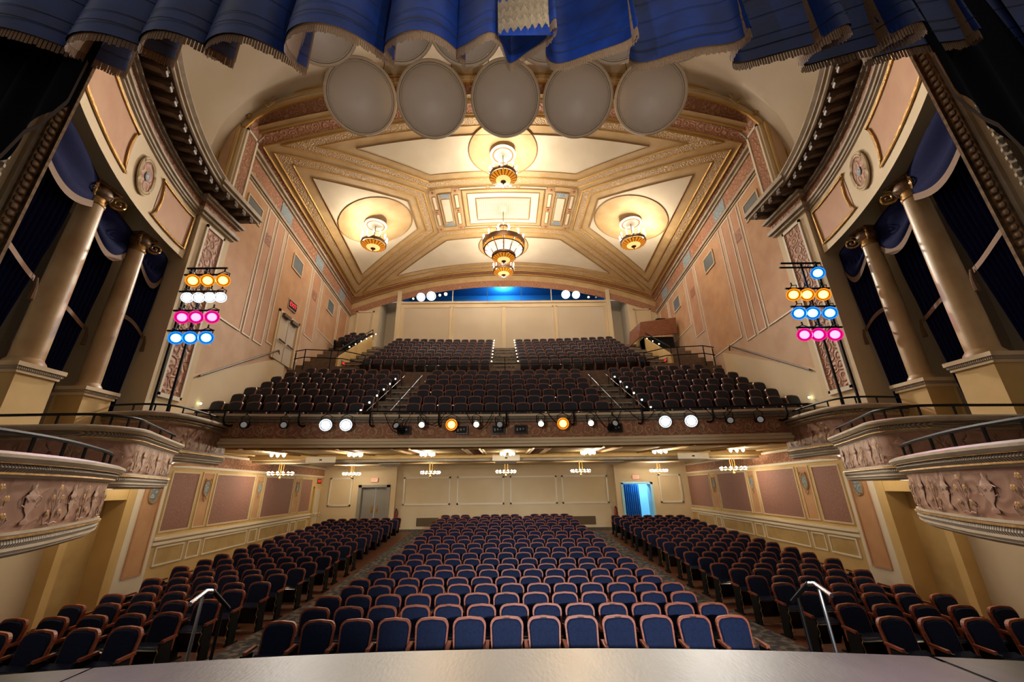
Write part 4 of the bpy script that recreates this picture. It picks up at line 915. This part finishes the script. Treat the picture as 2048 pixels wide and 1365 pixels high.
# ------------------------------------------------------------------ chandeliers
CH = (1, .88, .73)
def chandelier(x, y, zr, r, ztop, label, watts, big=False):
    c = tag(empty('chandelier', (x, y, zr)), label, 'chandelier', 'auditorium chandeliers'); H = ztop-zr
    ro = put('ceiling_rose', M().lathe([(0, H-.34), (.5, H-.34), (.6, H-.3), (.6, H-.26), (0, H-.26)] if not big else [(0, H-.25), (.2, H-.2), (.26, H-.06), (.3, H)], 28), K['white'], c, True)
    if not big:
        put('rose_ring', M().lathe([(.42, H-.35), (.46, H-.37), (.5, H-.35)], 28), K['goldline'], ro, True)
        put('rose_hanger', M().lathe([(.3, H-.28), (.3, H)], 16), K['iron'], ro, True)
    put('stem', M().tube([(0, 0, .1), (0, 0, H-.3)], .02, 6), K['iron'], c)
    n = 12
    if big:
        put('upper_ring', M().lathe([(r*.93, -.1), (r, -.14), (r, .1), (r*1.02, .14), (r*.95, .16), (r*.93, -.1)], 48), K['iron'], c, True)
        for k in range(n):
            a = 2*math.pi*(k+.5)/n; b = 2*math.pi/n
            m = M(); m.grid(lambda u, v: ((r*.97-.04*v)*math.cos(a+(u-.5)*b*.8), (r*.97-.04*v)*math.sin(a+(u-.5)*b*.8), -.12-.16*v-.0), 5, 2); put('amber_oval', m, K['amber'], c)
            m = M(); m.grid(lambda u, v: (lerp(r*.9, r*.56, v**.8)*math.cos(a+(u-.5)*b*.82), lerp(r*.9, r*.56, v**.8)*math.sin(a+(u-.5)*b*.82), -.3-.38*v**1.3), 4, 6); put('opal_pane', m, K['opal'], c)
            a2 = 2*math.pi*k/n
            m = M(); m.tube([(lerp(r*.95, r*.54, v**.8)*math.cos(a2), lerp(r*.95, r*.54, v**.8)*math.sin(a2), -.12-.56*v**1.3) for v in (0, .25, .5, .75, 1)], .035, 5); put('frame_rib', m, K['iron'], c)
        put('middle_ring', M().lathe([(r*.94, -.27), (r*.96, -.3), (r*.9, -.31)], 48), K['iron'], c, True)
        put('lower_ring', M().lathe([(r*.5, -.66), (r*.57, -.66), (r*.57, -.78), (r*.5, -.8)], 40), K['iron'], c, True); zb, rb = -.8, r*.53
        for k in range(8):
            a = 2*math.pi*k/8; m = M(); m.lathe([(0, .09), (.03, .05), (.03, -.02), (0, -.05)], 6, (.34*math.cos(a), .34*math.sin(a), 1.15)); put('crown_bulb', m, K['bulb'], c)
        put('crown_ring', M().lathe([(.3, 1.02), (.38, 1.02), (.38, 1.08), (.3, 1.08)], 20), K['iron'], c, True)
    else:
        put('upper_ring', M().lathe([(r*.9, -.02), (r*.98, -.06), (r, -.02), (r*.97, .12), (r*.9, .12), (r*.9, -.02)], 36), K['iron'], c, True); zb, rb = -.05, r*.93
    # dish of amber petals
    np_ = 20
    for k in range(np_):
        a = 2*math.pi*k/np_; b = 2*math.pi/np_
        m = M(); m.grid(lambda u, v: (lerp(rb, rb*.58, v)*math.cos(a+(u-.5)*b*.74), lerp(rb, rb*.58, v)*math.sin(a+(u-.5)*b*.74), zb-.05-.1*v), 2, 2); put('amber_petal', m, K['amber'], c)
    put('dish_frame', M().lathe([(rb, zb-.03), (rb*.57, zb-.13), (rb*.2, zb-.2)], 36), K['iron'], c, True)
    put('amber_core', M().lathe([(rb*.57, zb-.145), (rb*.4, zb-.2), (rb*.2, zb-.225)], 36), K['amberhot'], c, True)
    put('finial', M().lathe([(0, zb-.4), (rb*.05, zb-.36), (rb*.04, zb-.3), (rb*.16, zb-.26), (rb*.22, zb-.22), (0, zb-.2)], 16), K['iron'], c, True)
    for k in range(n):
        a = 2*math.pi*(k+.5)/n; px, py = r*.97*math.cos(a), r*.97*math.sin(a)
        cd = put('candle', M().lathe([(.03, .1), (.03, .26), (.05, .1)], 8, (px, py, .04)), K['white'], c)
        put('bulb', M().lathe([(0, .5), (.03, .45), (.048, .37), (.03, .3), (0, .28)], 8, (px, py, .04)), K['bulb'], cd, True)
    nl = 6 if big else 3
    for k in range(nl):
        a = 2*math.pi*(k*(n//nl)+.5)/n; light('chandelier_glow', 'POINT', (x+r*1.04*math.cos(a), y+r*1.04*math.sin(a), zr+.36), watts*1.18/nl, CH, .04)
    return c
chandelier(0, 18.55, 15.1, 1.14, vz(0), 'largest chandelier, double-tiered with opal panes, below the ceiling grille', 600, True)
chandelier(0, 14.46, 16.0, .64, vz(0), 'small amber chandelier in front of the largest one, nearest the reflector discs', 430)
chandelier(-7.05, 18.45, 15.15, .68, vz(7.05), 'small amber chandelier over the left side of the hall', 430)
chandelier(7.05, 18.45, 15.15, .68, vz(7.05), 'small amber chandelier over the right side of the hall', 430)
chandelier(0, 22.3, 15.65, .68, vz(0), 'small amber chandelier behind the largest one, nearest the booth', 300)
# hanging crystal fittings under the balcony
UC = [(0, 20.6, 3.42, 'hanging at the centre'), (-3.75, 20.8, 3.42, 'left of centre'), (3.72, 20.8, 3.42, 'right of centre'), (-8.7, 23.7, 3.5, 'before the grey doors'), (8.75, 23.9, 3.5, 'before the blue doorway'), (-9.2, 17.1, 3.32, 'by the left wall'), (9.25, 17.0, 3.32, 'by the right wall')]
for x, y, z, wh in UC:
    c = tag(empty('hanging_light', (x, y, z)), 'crystal ring light under the balcony, %s' % wh, 'light', 'hanging lights under the balcony')
    H = 4.0-z
    put('ceiling_plate', M().lathe([(0, H-.03), (.7, H-.03), (.75, H), (0, H)], 28), K['white'], c, True)
    for k in range(3): a = 2.1*k; put('hanger', M().tube([(.09*math.cos(a), .09*math.sin(a), 0), (.09*math.cos(a), .09*math.sin(a), H)], .016, 5), K['rope'], c)
    put('ring', M().lathe([(.36, -.03), (.5, -.03), (.5, .02), (.36, .02)], 28), K['rope'], c, True)
    for k in range(14):
        a = 2*math.pi*k/14; put('bulb', M().lathe([(0, -.06), (.05, -.02), (.055, .03), (0, .08)], 6, (.45*math.cos(a), .45*math.sin(a), 0)), K['bulb'], c)
    put('finial', M().lathe([(0, -.26), (.03, -.22), (.05, -.17), (.02, -.1), (0, 0)], 8), K['rope'], c, True)
    light('hanging_glow', 'POINT', (x, y, z-.12), 120, (1, .86, .64), .05)
FC = [0.04, -2.85, -5.4, -8.0, 2.96, 5.5, 8.1]
for k, x in enumerate(FC):
    y = 15-sag(x); c = tag(empty('flush_light', (x, y, 3.92)), 'flush cluster light in the balcony soffit, %s' % ('at the centre' if k == 0 else '%s to the %s of centre' % (ORD[(k-1) % 3], 'left' if x < 0 else 'right')), 'light', 'flush lights under the balcony edge')
    put('plate', M().lathe([(0, -.02), (.3, -.02), (.33, .02), (0, .02)], 20), K['rope'], c, True)
    for j in range(6): a = j*math.pi/3; put('bulb', M().lathe([(0, -.12), (.05, -.08), (.05, -.03), (0, 0)], 8, (.22*math.cos(a), .22*math.sin(a), -.02)), K['bulb'], c, True)
    light('flush_glow', 'POINT', (x, y, 3.72), 34, (1, .86, .64), .05)
# white boxes fixed to the soffit beams
for x, y, wd, lab in ((-7.4, 16.75, 1.2, 'white loudspeaker box on the left of the soffit beam'), (-5.0, 18.0, .95, 'white loudspeaker box beside the grey doors end of the beam'), (0, 16.75, 1.1, 'white loudspeaker box at the middle of the soffit beam'), (7.5, 16.75, 1.25, 'white loudspeaker box on the right of the soffit beam'), (4.6, 18.0, .9, 'white loudspeaker box before the blue doorway')):
    o = tag(empty('loudspeaker', (x, y, 3.7)), lab, 'loudspeaker', 'white soffit loudspeakers')
    put('cabinet', M().hexa([(-wd/2, -.2, 0), (wd/2, -.2, 0), (wd/2*.6, .3, -.1), (-wd/2*.6, .3, -.1), (-wd/2, -.2, .22), (wd/2, -.2, .22), (wd/2*.6, .3, .2), (-wd/2*.6, .3, .2)]), K['white'], o)
    put('badge', M().box(-.05, .05, -.215, -.2, .08, .13), K['black'], o)
# ------------------------------------------------------------------ stage lighting instruments
def spotlight(name, loc, aim, lens, label, group, L=.42, r=.1, yoke=True, watts=0, col=(1, 1, 1), hang=.3, angle=50):
    o = tag(empty(name, loc), label, 'spotlight', group); d = (Vector(aim)-Vector(loc)).normalized()
    q = d.to_track_quat('Z', 'Y')
    def rot(m): m.v = [tuple(q @ Vector(p)) for p in m.v]; return m
    put('body', rot(M().lathe([(0, -L), (r*.9, -L), (r*.95, -L*.55), (r*.8, -L*.5), (r*.75, -.1), (r*1.05, -.08), (r*1.08, .0), (r*.98, .0), (r*.96, -.03)], 16)), K['black'], o, True)
    put('lens', rot(M().lathe([(0, .0), (r*.5, -.005), (r*.78, -.02)], 16)), lens, o, True)
    halo = {'lamp_orange': 'haloorange', 'lamp_blue': 'haloblue', 'lamp_magenta': 'halomag', 'lamp_white': 'halowhite'}.get(lens.name)
    put('lens_ring', rot(M().lathe([(r*.78, -.02), (r*1.0, -.015), (r*1.3, .0), (r*1.32, -.02), (r*1.0, -.03)] if halo else [(r*.78, -.02), (r*1.0, -.01), (r*1.06, -.01)], 16)), K[halo or 'black'], o, True)  # on coloured and white lamps this ring glows to imitate a halo
    if yoke:
        c = Vector((0, 0, 0)); sx = Vector((1, 0, 0)) if abs(d.y) > abs(d.x) else Vector((0, 1, 0)); mid = d*(-L*.4)
        m = M(); m.tube([tuple(mid+sx*r*1.1), tuple(mid+sx*r*1.2+Vector((0, 0, hang*.6))), tuple(mid+Vector((0, 0, hang*.8))), tuple(mid-sx*r*1.2+Vector((0, 0, hang*.6))), tuple(mid-sx*r*1.1)], .014, 5); put('yoke', m, K['black'], o)
        put('clamp', M().tube([tuple(mid+Vector((0, 0, hang*.78))), tuple(mid+Vector((0, 0, hang*1.05)))], .022, 6), K['black'], o)
    if watts: light(name+'_beam', 'SPOT', tuple(Vector(loc)+d*.06), watts, col, r*.8, aim, angle, .6)
    return o
rail = tag(empty('lighting_rail'), 'long black lighting pipe on brackets along the balcony front', 'lighting rail')
xs = [-8.6+17.2*i/30 for i in range(31)]
put('pipe', M().tube([(x, BY(x)-.42, 4.84) for x in xs], .03, 6), K['black'], rail)
for i in range(9):
    x = -8.0+2.0*i; y = BY(x)
    put('rail_bracket', M().tube([(x, y-.42, 4.84), (x, y-.42, 4.55), (x, y-.36, 4.46), (x, y-.16, 4.44), (x, y-.02, 4.48)], .03, 6), K['black'], rail)
BL = [(-7.35, 'ltdim', (-3, 0, 3), 'black with dark lens, first from the left end of the balcony rail', 0), (-6.3, 'ltdim', (-2, 0, 3), 'black with dark lens, second from the left end of the balcony rail', 0),
 (-5.16, 'ltwhite', None, 'brightest white, third from the left end of the balcony rail', 420), (-4.6, 'ltwhite', None, 'glowing white, fourth from the left end of the balcony rail', 0),
 (-3.2, 'ltdim', (-6, 2, 8), 'unlit, pointing up beside a black box left of the aisle', 0), (-2.46, 'ltwarm', None, 'warm white, left of the orange one, on the balcony rail', 0), (-1.6, 'ltorange', None, 'orange glowing, left of centre on the balcony rail', 250),
 (-.88, 'ltwarm', None, 'dim white, hung low left of the balcony rail centre', 0), (-.2, 'ltdim', (0, 0, 4), 'unlit, nearest the centre of the balcony rail', 0), (1.0, 'ltwarm', None, 'dim white, hung low right of the balcony rail centre', 0),
 (1.64, 'ltorange', None, 'brightest orange, right of centre on the balcony rail', 350), (2.45, 'ltwarm', None, 'peach coloured, right of the brightest orange one', 0), (3.15, 'ltdim', (5, 2, 7), 'unlit, pointing up right of the peach lamp', 0),
 (4.56, 'ltwhite', None, 'bright white, fourth from the right end of the balcony rail', 420), (5.28, 'ltwhite', None, 'bright white, third from the right end of the balcony rail', 330), (6.35, 'ltdim', (2, 0, 3), 'black with dark lens, second from the right end of the balcony rail', 0), (7.15, 'ltdim', (2.5, 0, 3), 'black with dark lens, first from the right end of the balcony rail', 0)]
for x, kk, aim, lab, wt in BL:
    y = BY(x)-.5; col = (1, .6, .2) if kk == 'ltorange' else (1, .93, .82)
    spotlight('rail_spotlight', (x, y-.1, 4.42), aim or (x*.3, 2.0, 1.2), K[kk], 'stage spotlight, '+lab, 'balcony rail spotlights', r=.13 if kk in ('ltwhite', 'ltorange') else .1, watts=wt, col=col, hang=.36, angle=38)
for k, (x, lab) in enumerate(((-3.05, 'black box on the balcony front left of the warm lamp'), (-1.35, 'black box on the balcony front below the orange lamp left of centre'), (-.25, 'black box on the balcony front behind the centre lamp'), (.42, 'black panel box right of the balcony front centre'), (3.25, 'black box on the balcony front below the unlit lamp at right'))):
    y = BY(x); o = tag(put('dimmer_box', M().box(x-.19, x+.19, y-.22, y-.05, 4.2, 4.46), K['blackgl']), lab, 'electrical box', 'black boxes on the balcony front')
    put('box_faceplate', M().box(x-.16, x+.16, y-.235, y-.22, 4.23, 4.43), K['black'], o)
    for j in range(3): put('indicator', M().box(x-.12+.09*j, x-.08+.09*j, y-.245, y-.235, 4.28+.02*j, 4.36), K['doorgrey'], o)
for x in (-3.6, -2.6, -1.2, 1.2, 2.6, 3.6, 5.8):
    y = BY(x)-.42; pts = [(x+.1*j, y-.02, 4.8-.62*math.sin(math.pi*j/8)*(.7+.3*math.sin(x*5))) for j in range(9)]
    tag(put('power_cable', M().tube(pts, .012, 5), K['black']), 'thin black cable looping below the balcony rail near the %s lamps' % ('outer left' if x < -3 else 'inner left' if x < -2 else 'centre left' if x < 0 else 'centre right' if x < 2 else 'inner right' if x < 3 else 'outer right' if x < 5 else 'farthest right white'), 'cable', 'cables on the balcony front')
# side booms
BM = {-1: [(8.43, [-9.3, -8.86, -8.4], 'ltorange'), (7.88, [-9.32, -8.98, -8.66, -8.34], 'ltwhite'), (7.27, [-9.3, -8.9, -8.44], 'ltmag'), (6.65, [-9.3, -8.9, -8.45], 'ltblue')],
      1: [(8.5, [9.4], 'ltblue'), (7.8, [8.48, 8.88, 9.36], 'ltorange'), (7.22, [8.48, 8.88, 9.38], 'ltblue'), (6.57, [8.46, 8.86, 9.33], 'ltmag')]}
CN = {'ltorange': ('orange', (1, .6, .22)), 'ltwhite': ('white', (1, .96, .9)), 'ltmag': ('magenta', (1, .12, .5)), 'ltblue': ('blue', (.2, .55, 1))}
for s, nm in SIDES:
    bm = tag(empty('lighting_boom'), 'black lighting ladder with pipes in front of the %s pilaster' % nm, 'lighting boom', 'side lighting booms')
    put('upright', M(s).tube([(8.9, 10.44, 4.5), (8.9, 10.44, 8.95)], .035, 6), K['black'], bm)
    put('upright', M(s).tube([(9.35, 10.44, 4.5), (9.35, 10.44, 8.95)], .035, 6), K['black'], bm)
    for z, xs_, kk in BM[s]:
        put('cross_pipe', M().tube([(s*8.2, 10.4, z+.28), (s*9.5, 10.4, z+.28)], .028, 6), K['black'], bm)
        for j, x in enumerate(xs_):
            cn, cc = CN[kk]; row = {8.43: 'top', 7.88: 'second', 7.27: 'third', 6.65: 'lowest', 8.5: 'top', 7.8: 'second', 7.22: 'third', 6.57: 'lowest'}[z]
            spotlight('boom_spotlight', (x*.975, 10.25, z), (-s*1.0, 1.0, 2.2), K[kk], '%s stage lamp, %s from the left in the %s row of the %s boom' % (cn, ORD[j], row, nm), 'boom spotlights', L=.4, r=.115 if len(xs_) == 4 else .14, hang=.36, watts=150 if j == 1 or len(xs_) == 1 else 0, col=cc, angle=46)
    put('top_arm', M(s).tube([(8.3, 10.44, 8.95), (9.5, 10.44, 8.95)], .03, 6), K['black'], bm)
# booth follow lights
for x, z, r, kk, lab, wt in ((-6.05, 15.82, .24, 'ltwhite', 'brightest lamp at the left end of the booth window', 0), (-5.3, 15.9, .26, 'ltwhite', 'second bright lamp at the left end of the booth window', 1500), (-4.68, 15.97, .11, 'ltwarm', 'small lamp right of the bright pair in the booth window', 0), (-4.25, 16.05, .15, 'ltwarm', 'rightmost of the left group of lamps in the booth window', 0), (-6.6, 15.7, .08, 'ltwarm', 'tiny lamp at the far left of the booth window', 0),
    (4.55, 15.93, .24, 'ltwhite', 'bright lamp right of centre in the booth window', 1500), (5.3, 15.9, .22, 'ltwhite', 'bright lamp beside it towards the right of the booth window', 0), (6.2, 15.7, .09, 'ltwarm', 'tiny lamp near the right end of the booth window', 0), (6.75, 15.68, .1, 'ltdim', 'dim lamp at the right end of the booth window', 0)):
    spotlight('booth_spotlight', (x, 26.2, z), (x*.2, 2, 1.5), K[kk], lab, 'booth spotlights', L=.6, r=r, hang=.5, watts=wt*6, col=(1, .9, .76), angle=66)
# ------------------------------------------------------------------ small fittings
def exit_sign(loc, rz, wd, label, lit):
    o = tag(empty('exit_sign', loc, rz), label, 'exit sign', 'exit signs')
    put('sign_housing', M().box(-wd/2, wd/2, 0, .06, -wd*.3, wd*.3), K['signback'], o)
    put('sign_face', M().box(-wd*.45, wd*.45, -.012, 0, -wd*.24, wd*.24), K['exitpale'] if lit else K['black'], o)
    cu = bpy.data.curves.new('sign_lettering', 'FONT'); cu.body = 'EXIT'; cu.align_x = 'CENTER'; cu.align_y = 'CENTER'; cu.size = wd*.38; cu.extrude = .004; cu.materials.append(K['exitred'])
    tmp = bpy.data.objects.new('tmp', cu); me = bpy.data.meshes.new_from_object(tmp); bpy.data.objects.remove(tmp)
    t = link('sign_lettering', me, o, (0, -.02, 0)); t.rotation_euler = (R(90), 0, 0)
exit_sign((-7.9, 25.38, 3.2), 0, .42, 'pale lit EXIT sign above the grey double doors', True)
exit_sign((7.85, 25.38, 3.2), 0, .42, 'pale lit EXIT sign above the blue lobby doorway', True)
exit_sign((-xw(24.7)+.05, 24.7, 3.15), R(90), .55, 'dark red EXIT sign on the left wall under the balcony', False)
exit_sign((-xw(17.6)+.07, 17.7, 11.15), R(90), .8, 'dark red EXIT sign above the balcony side doors', False)
exit_sign((-8.56, 20.2, 8.95), R(90), .42, 'red EXIT sign low by the left balcony stair wall', False)
exit_sign((8.56, 20.2, 8.95), R(-90), .42, 'red EXIT sign low by the right balcony stair wall', False)
# balcony side doors on the left wall
d3 = struct('door_3', 'pair of offwhite doors with panic bars on the left balcony wall')
for y0, y1 in ((16.75, 17.55), (17.6, 18.4)):
    m = M(-1); m.hexa([(xw(y0)-.1, y0, 8.2), (xw(y1)-.1, y1, 8.2), (xw(y1)+.02, y1, 8.2), (xw(y0)+.02, y0, 8.2), (xw(y0)-.1, y0, 10.4), (xw(y1)-.1, y1, 10.4), (xw(y1)+.02, y1, 10.4), (xw(y0)+.02, y0, 10.4)]); l = put('door_leaf', m, K['dooroff'], d3)
    put('panic_bar', M(-1).tube([(xw(y0)-.18, y0+.1, 9.1), (xw(y1)-.18, y1-.1, 9.1)], .035, 6), K['greydark'], l)
    put('door_closer', M(-1).box(xw(y0)-.22, xw(y0)-.1, y0+.1, y1-.1, 10.25, 10.4), K['greydark'], l)
m = M(-1); m.box(xw(17.6)-.14, xw(17.6)+.1, 16.62, 16.75, 8.2, 10.52); m.box(xw(17.6)-.14, xw(17.6)+.1, 18.4, 18.53, 8.2, 10.52); m.box(xw(17.6)-.14, xw(17.6)+.1, 16.62, 18.53, 10.4, 10.52); put('door_frame', m, K['cream'], d3)
# door on the left orchestra wall
d4 = struct('door_4', 'offwhite door in the left wall at the back of the orchestra')
m = M(-1); m.hexa([(xw(24.2)-.06, 24.2, .4), (xw(25.1)-.06, 25.1, .4), (xw(25.1)+.02, 25.1, .4), (xw(24.2)+.02, 24.2, .4), (xw(24.2)-.06, 24.2, 2.75), (xw(25.1)-.06, 25.1, 2.75), (xw(25.1)+.02, 25.1, 2.75), (xw(24.2)+.02, 24.2, 2.75)]); put('door_leaf', m, K['dooroff'], d4)
m = M(-1); m.box(xw(24.2)-.1, xw(24.2)+.05, 24.08, 24.2, .4, 2.85); m.box(xw(25.1)-.1, xw(25.1)+.05, 25.1, 25.22, .4, 2.85); m.box(xw(24.6)-.1, xw(24.6)+.05, 24.08, 25.22, 2.75, 2.86); put('door_frame', m, K['ochre'], d4)
put('door_knob', M(-1).lathe([(0, .03), (.03, .01), (.03, -.02), (0, -.03)], 8, (xw(24.3)-.1, 24.35, 1.4)), K['chrome'], d4)
# fire extinguishers
for x, lab in ((-6.5, 'red fire extinguisher near the grey doors'), (6.5, 'red fire extinguisher near the blue doorway')):
    o = tag(empty('fire_extinguisher', (x, 25.6, 1.05)), lab, 'fire extinguisher', 'fire extinguishers')
    put('cylinder', M().lathe([(0, 0), (.075, 0), (.08, .03), (.08, .36), (.05, .44), (.02, .46)], 12), K['red'], o, True)
    put('valve', M().box(-.025, .025, -.025, .025, .45, .52), K['black'], o); put('handle', M().hexa([(-.015, -.1, .52), (.015, -.1, .52), (.015, .04, .5), (-.015, .04, .5), (-.015, -.1, .54), (.015, -.1, .54), (.015, .04, .53), (-.015, .04, .53)]), K['black'], o)
    put('hose', M().tube([(.02, -.03, .48), (.1, -.04, .44), (.11, -.03, .25), (.09, -.02, .1)], .014, 5), K['black'], o); put('bracket', M().box(-.03, .03, .06, .17, .15, .3), K['doorgrey'], o)
# stage step handrails
for s, nm in SIDES:
    o = tag(empty('stage_handrail'), 'steel and black stair handrail at the %s side of the stage edge' % nm, 'handrail', 'stage stair handrails')
    x = 3.88
    put('front_post', M(s).tube([(x, 5.72, .03), (x, 5.8, 1.45)], .02, 8), K['chrome'], o, True)
    put('rear_post', M(s).tube([(x-.02, 6.15, .03), (x-.04, 6.2, 1.28)], .02, 8), K['black'], o, True)
    put('grip', M(s).tube([(x, 5.6, 1.42), (x-.0, 5.85, 1.5), (x-.01, 5.98, 1.47)], .028, 10), K['chrome'], o, True)
    put('grip_slope', M(s).tube([(x-.01, 5.95, 1.49), (x-.06, 6.3, 1.2)], .026, 10), K['black'], o, True)
# technical booth at the upper right of the balcony
t = tag(empty('control_desk', (9.5, 23.3, 0)), 'brown plywood control position on the right of the upper balcony', 'control desk')
put('front_panel', M().hexa([(-1.25, -.6, 11.25), (1.1, -.6, 11.45), (1.1, -.5, 11.45), (-1.25, -.5, 11.25), (-1.1, -.75, 12.15), (1.1, -.75, 12.45), (1.1, -.65, 12.45), (-1.1, -.65, 12.15)]), K['boothwood'], t)
put('side_panel', M().hexa([(-1.28, -.55, 11.2), (-1.22, -.55, 11.2), (-1.5, .6, 11.0), (-1.56, .6, 11.0), (-1.13, -.7, 12.15), (-1.07, -.7, 12.15), (-1.35, .6, 12.0), (-1.41, .6, 12.0)]), K['boothwood'], t)
put('desk_top', M().box(-1.0, 1.1, -.7, .5, 12.1, 12.15), K['greydark'], t)
put('console', M().hexa([(.0, -.45, 12.4), (.7, -.45, 12.4), (.7, 0, 12.4), (0, 0, 12.4), (.1, -.4, 12.55), (.6, -.4, 12.55), (.6, -.1, 12.62), (.1, -.1, 12.62)]), K['black'], t)
put('support', M().box(-.9, .9, -.4, .4, 10.4, 11.3), K['black'], t)
# box chairs: dark seats seen behind the ledges
for s, nm in SIDES:
    for k, spots in ((1, ((6.1, 4.9), (6.6, 5.7))), (2, ((7.5, 7.4), (7.9, 8.2), (8.3, 9.0))), (3, ((9.1, 10.3),))):
        top = BOX[k][1]
        for j, (x, y) in enumerate(spots):
            o = tag(empty('box_chair', (s*x, y, top-.78)), 'dark chair, %s from the stage inside the %s opera box on the %s' % (ORD[j], ('lowest', 'middle', 'highest')[k-1], nm), 'chair', 'chairs in the opera boxes')
            o.rotation_euler = (0, 0, s*R(-50)+math.pi)
            mm = M(); q = outline(.22, .42, .86, .08); n = len(q); mm.add([(a, -.02, b) for a, b in q]+[(a, .02, b) for a, b in q], [tuple(range(n)), tuple(range(2*n-1, n-1, -1))]+[(i, (i+1) % n, n+(i+1) % n, n+i) for i in range(n)]); put('backrest', mm, K['woodb'], o)
            put('back_pad', M().box(-.17, .17, -.04, -.02, .48, .8), K['navyb'], o)
            put('seat', M().box(-.22, .22, -.45, 0, .4, .46), K['navyb'], o)
            for lx in (-.2, .2):
                for ly in (-.42, -.02): put('leg', M().box(lx-.018, lx+.018, ly-.018, ly+.018, 0, .4), K['woodb'], o)
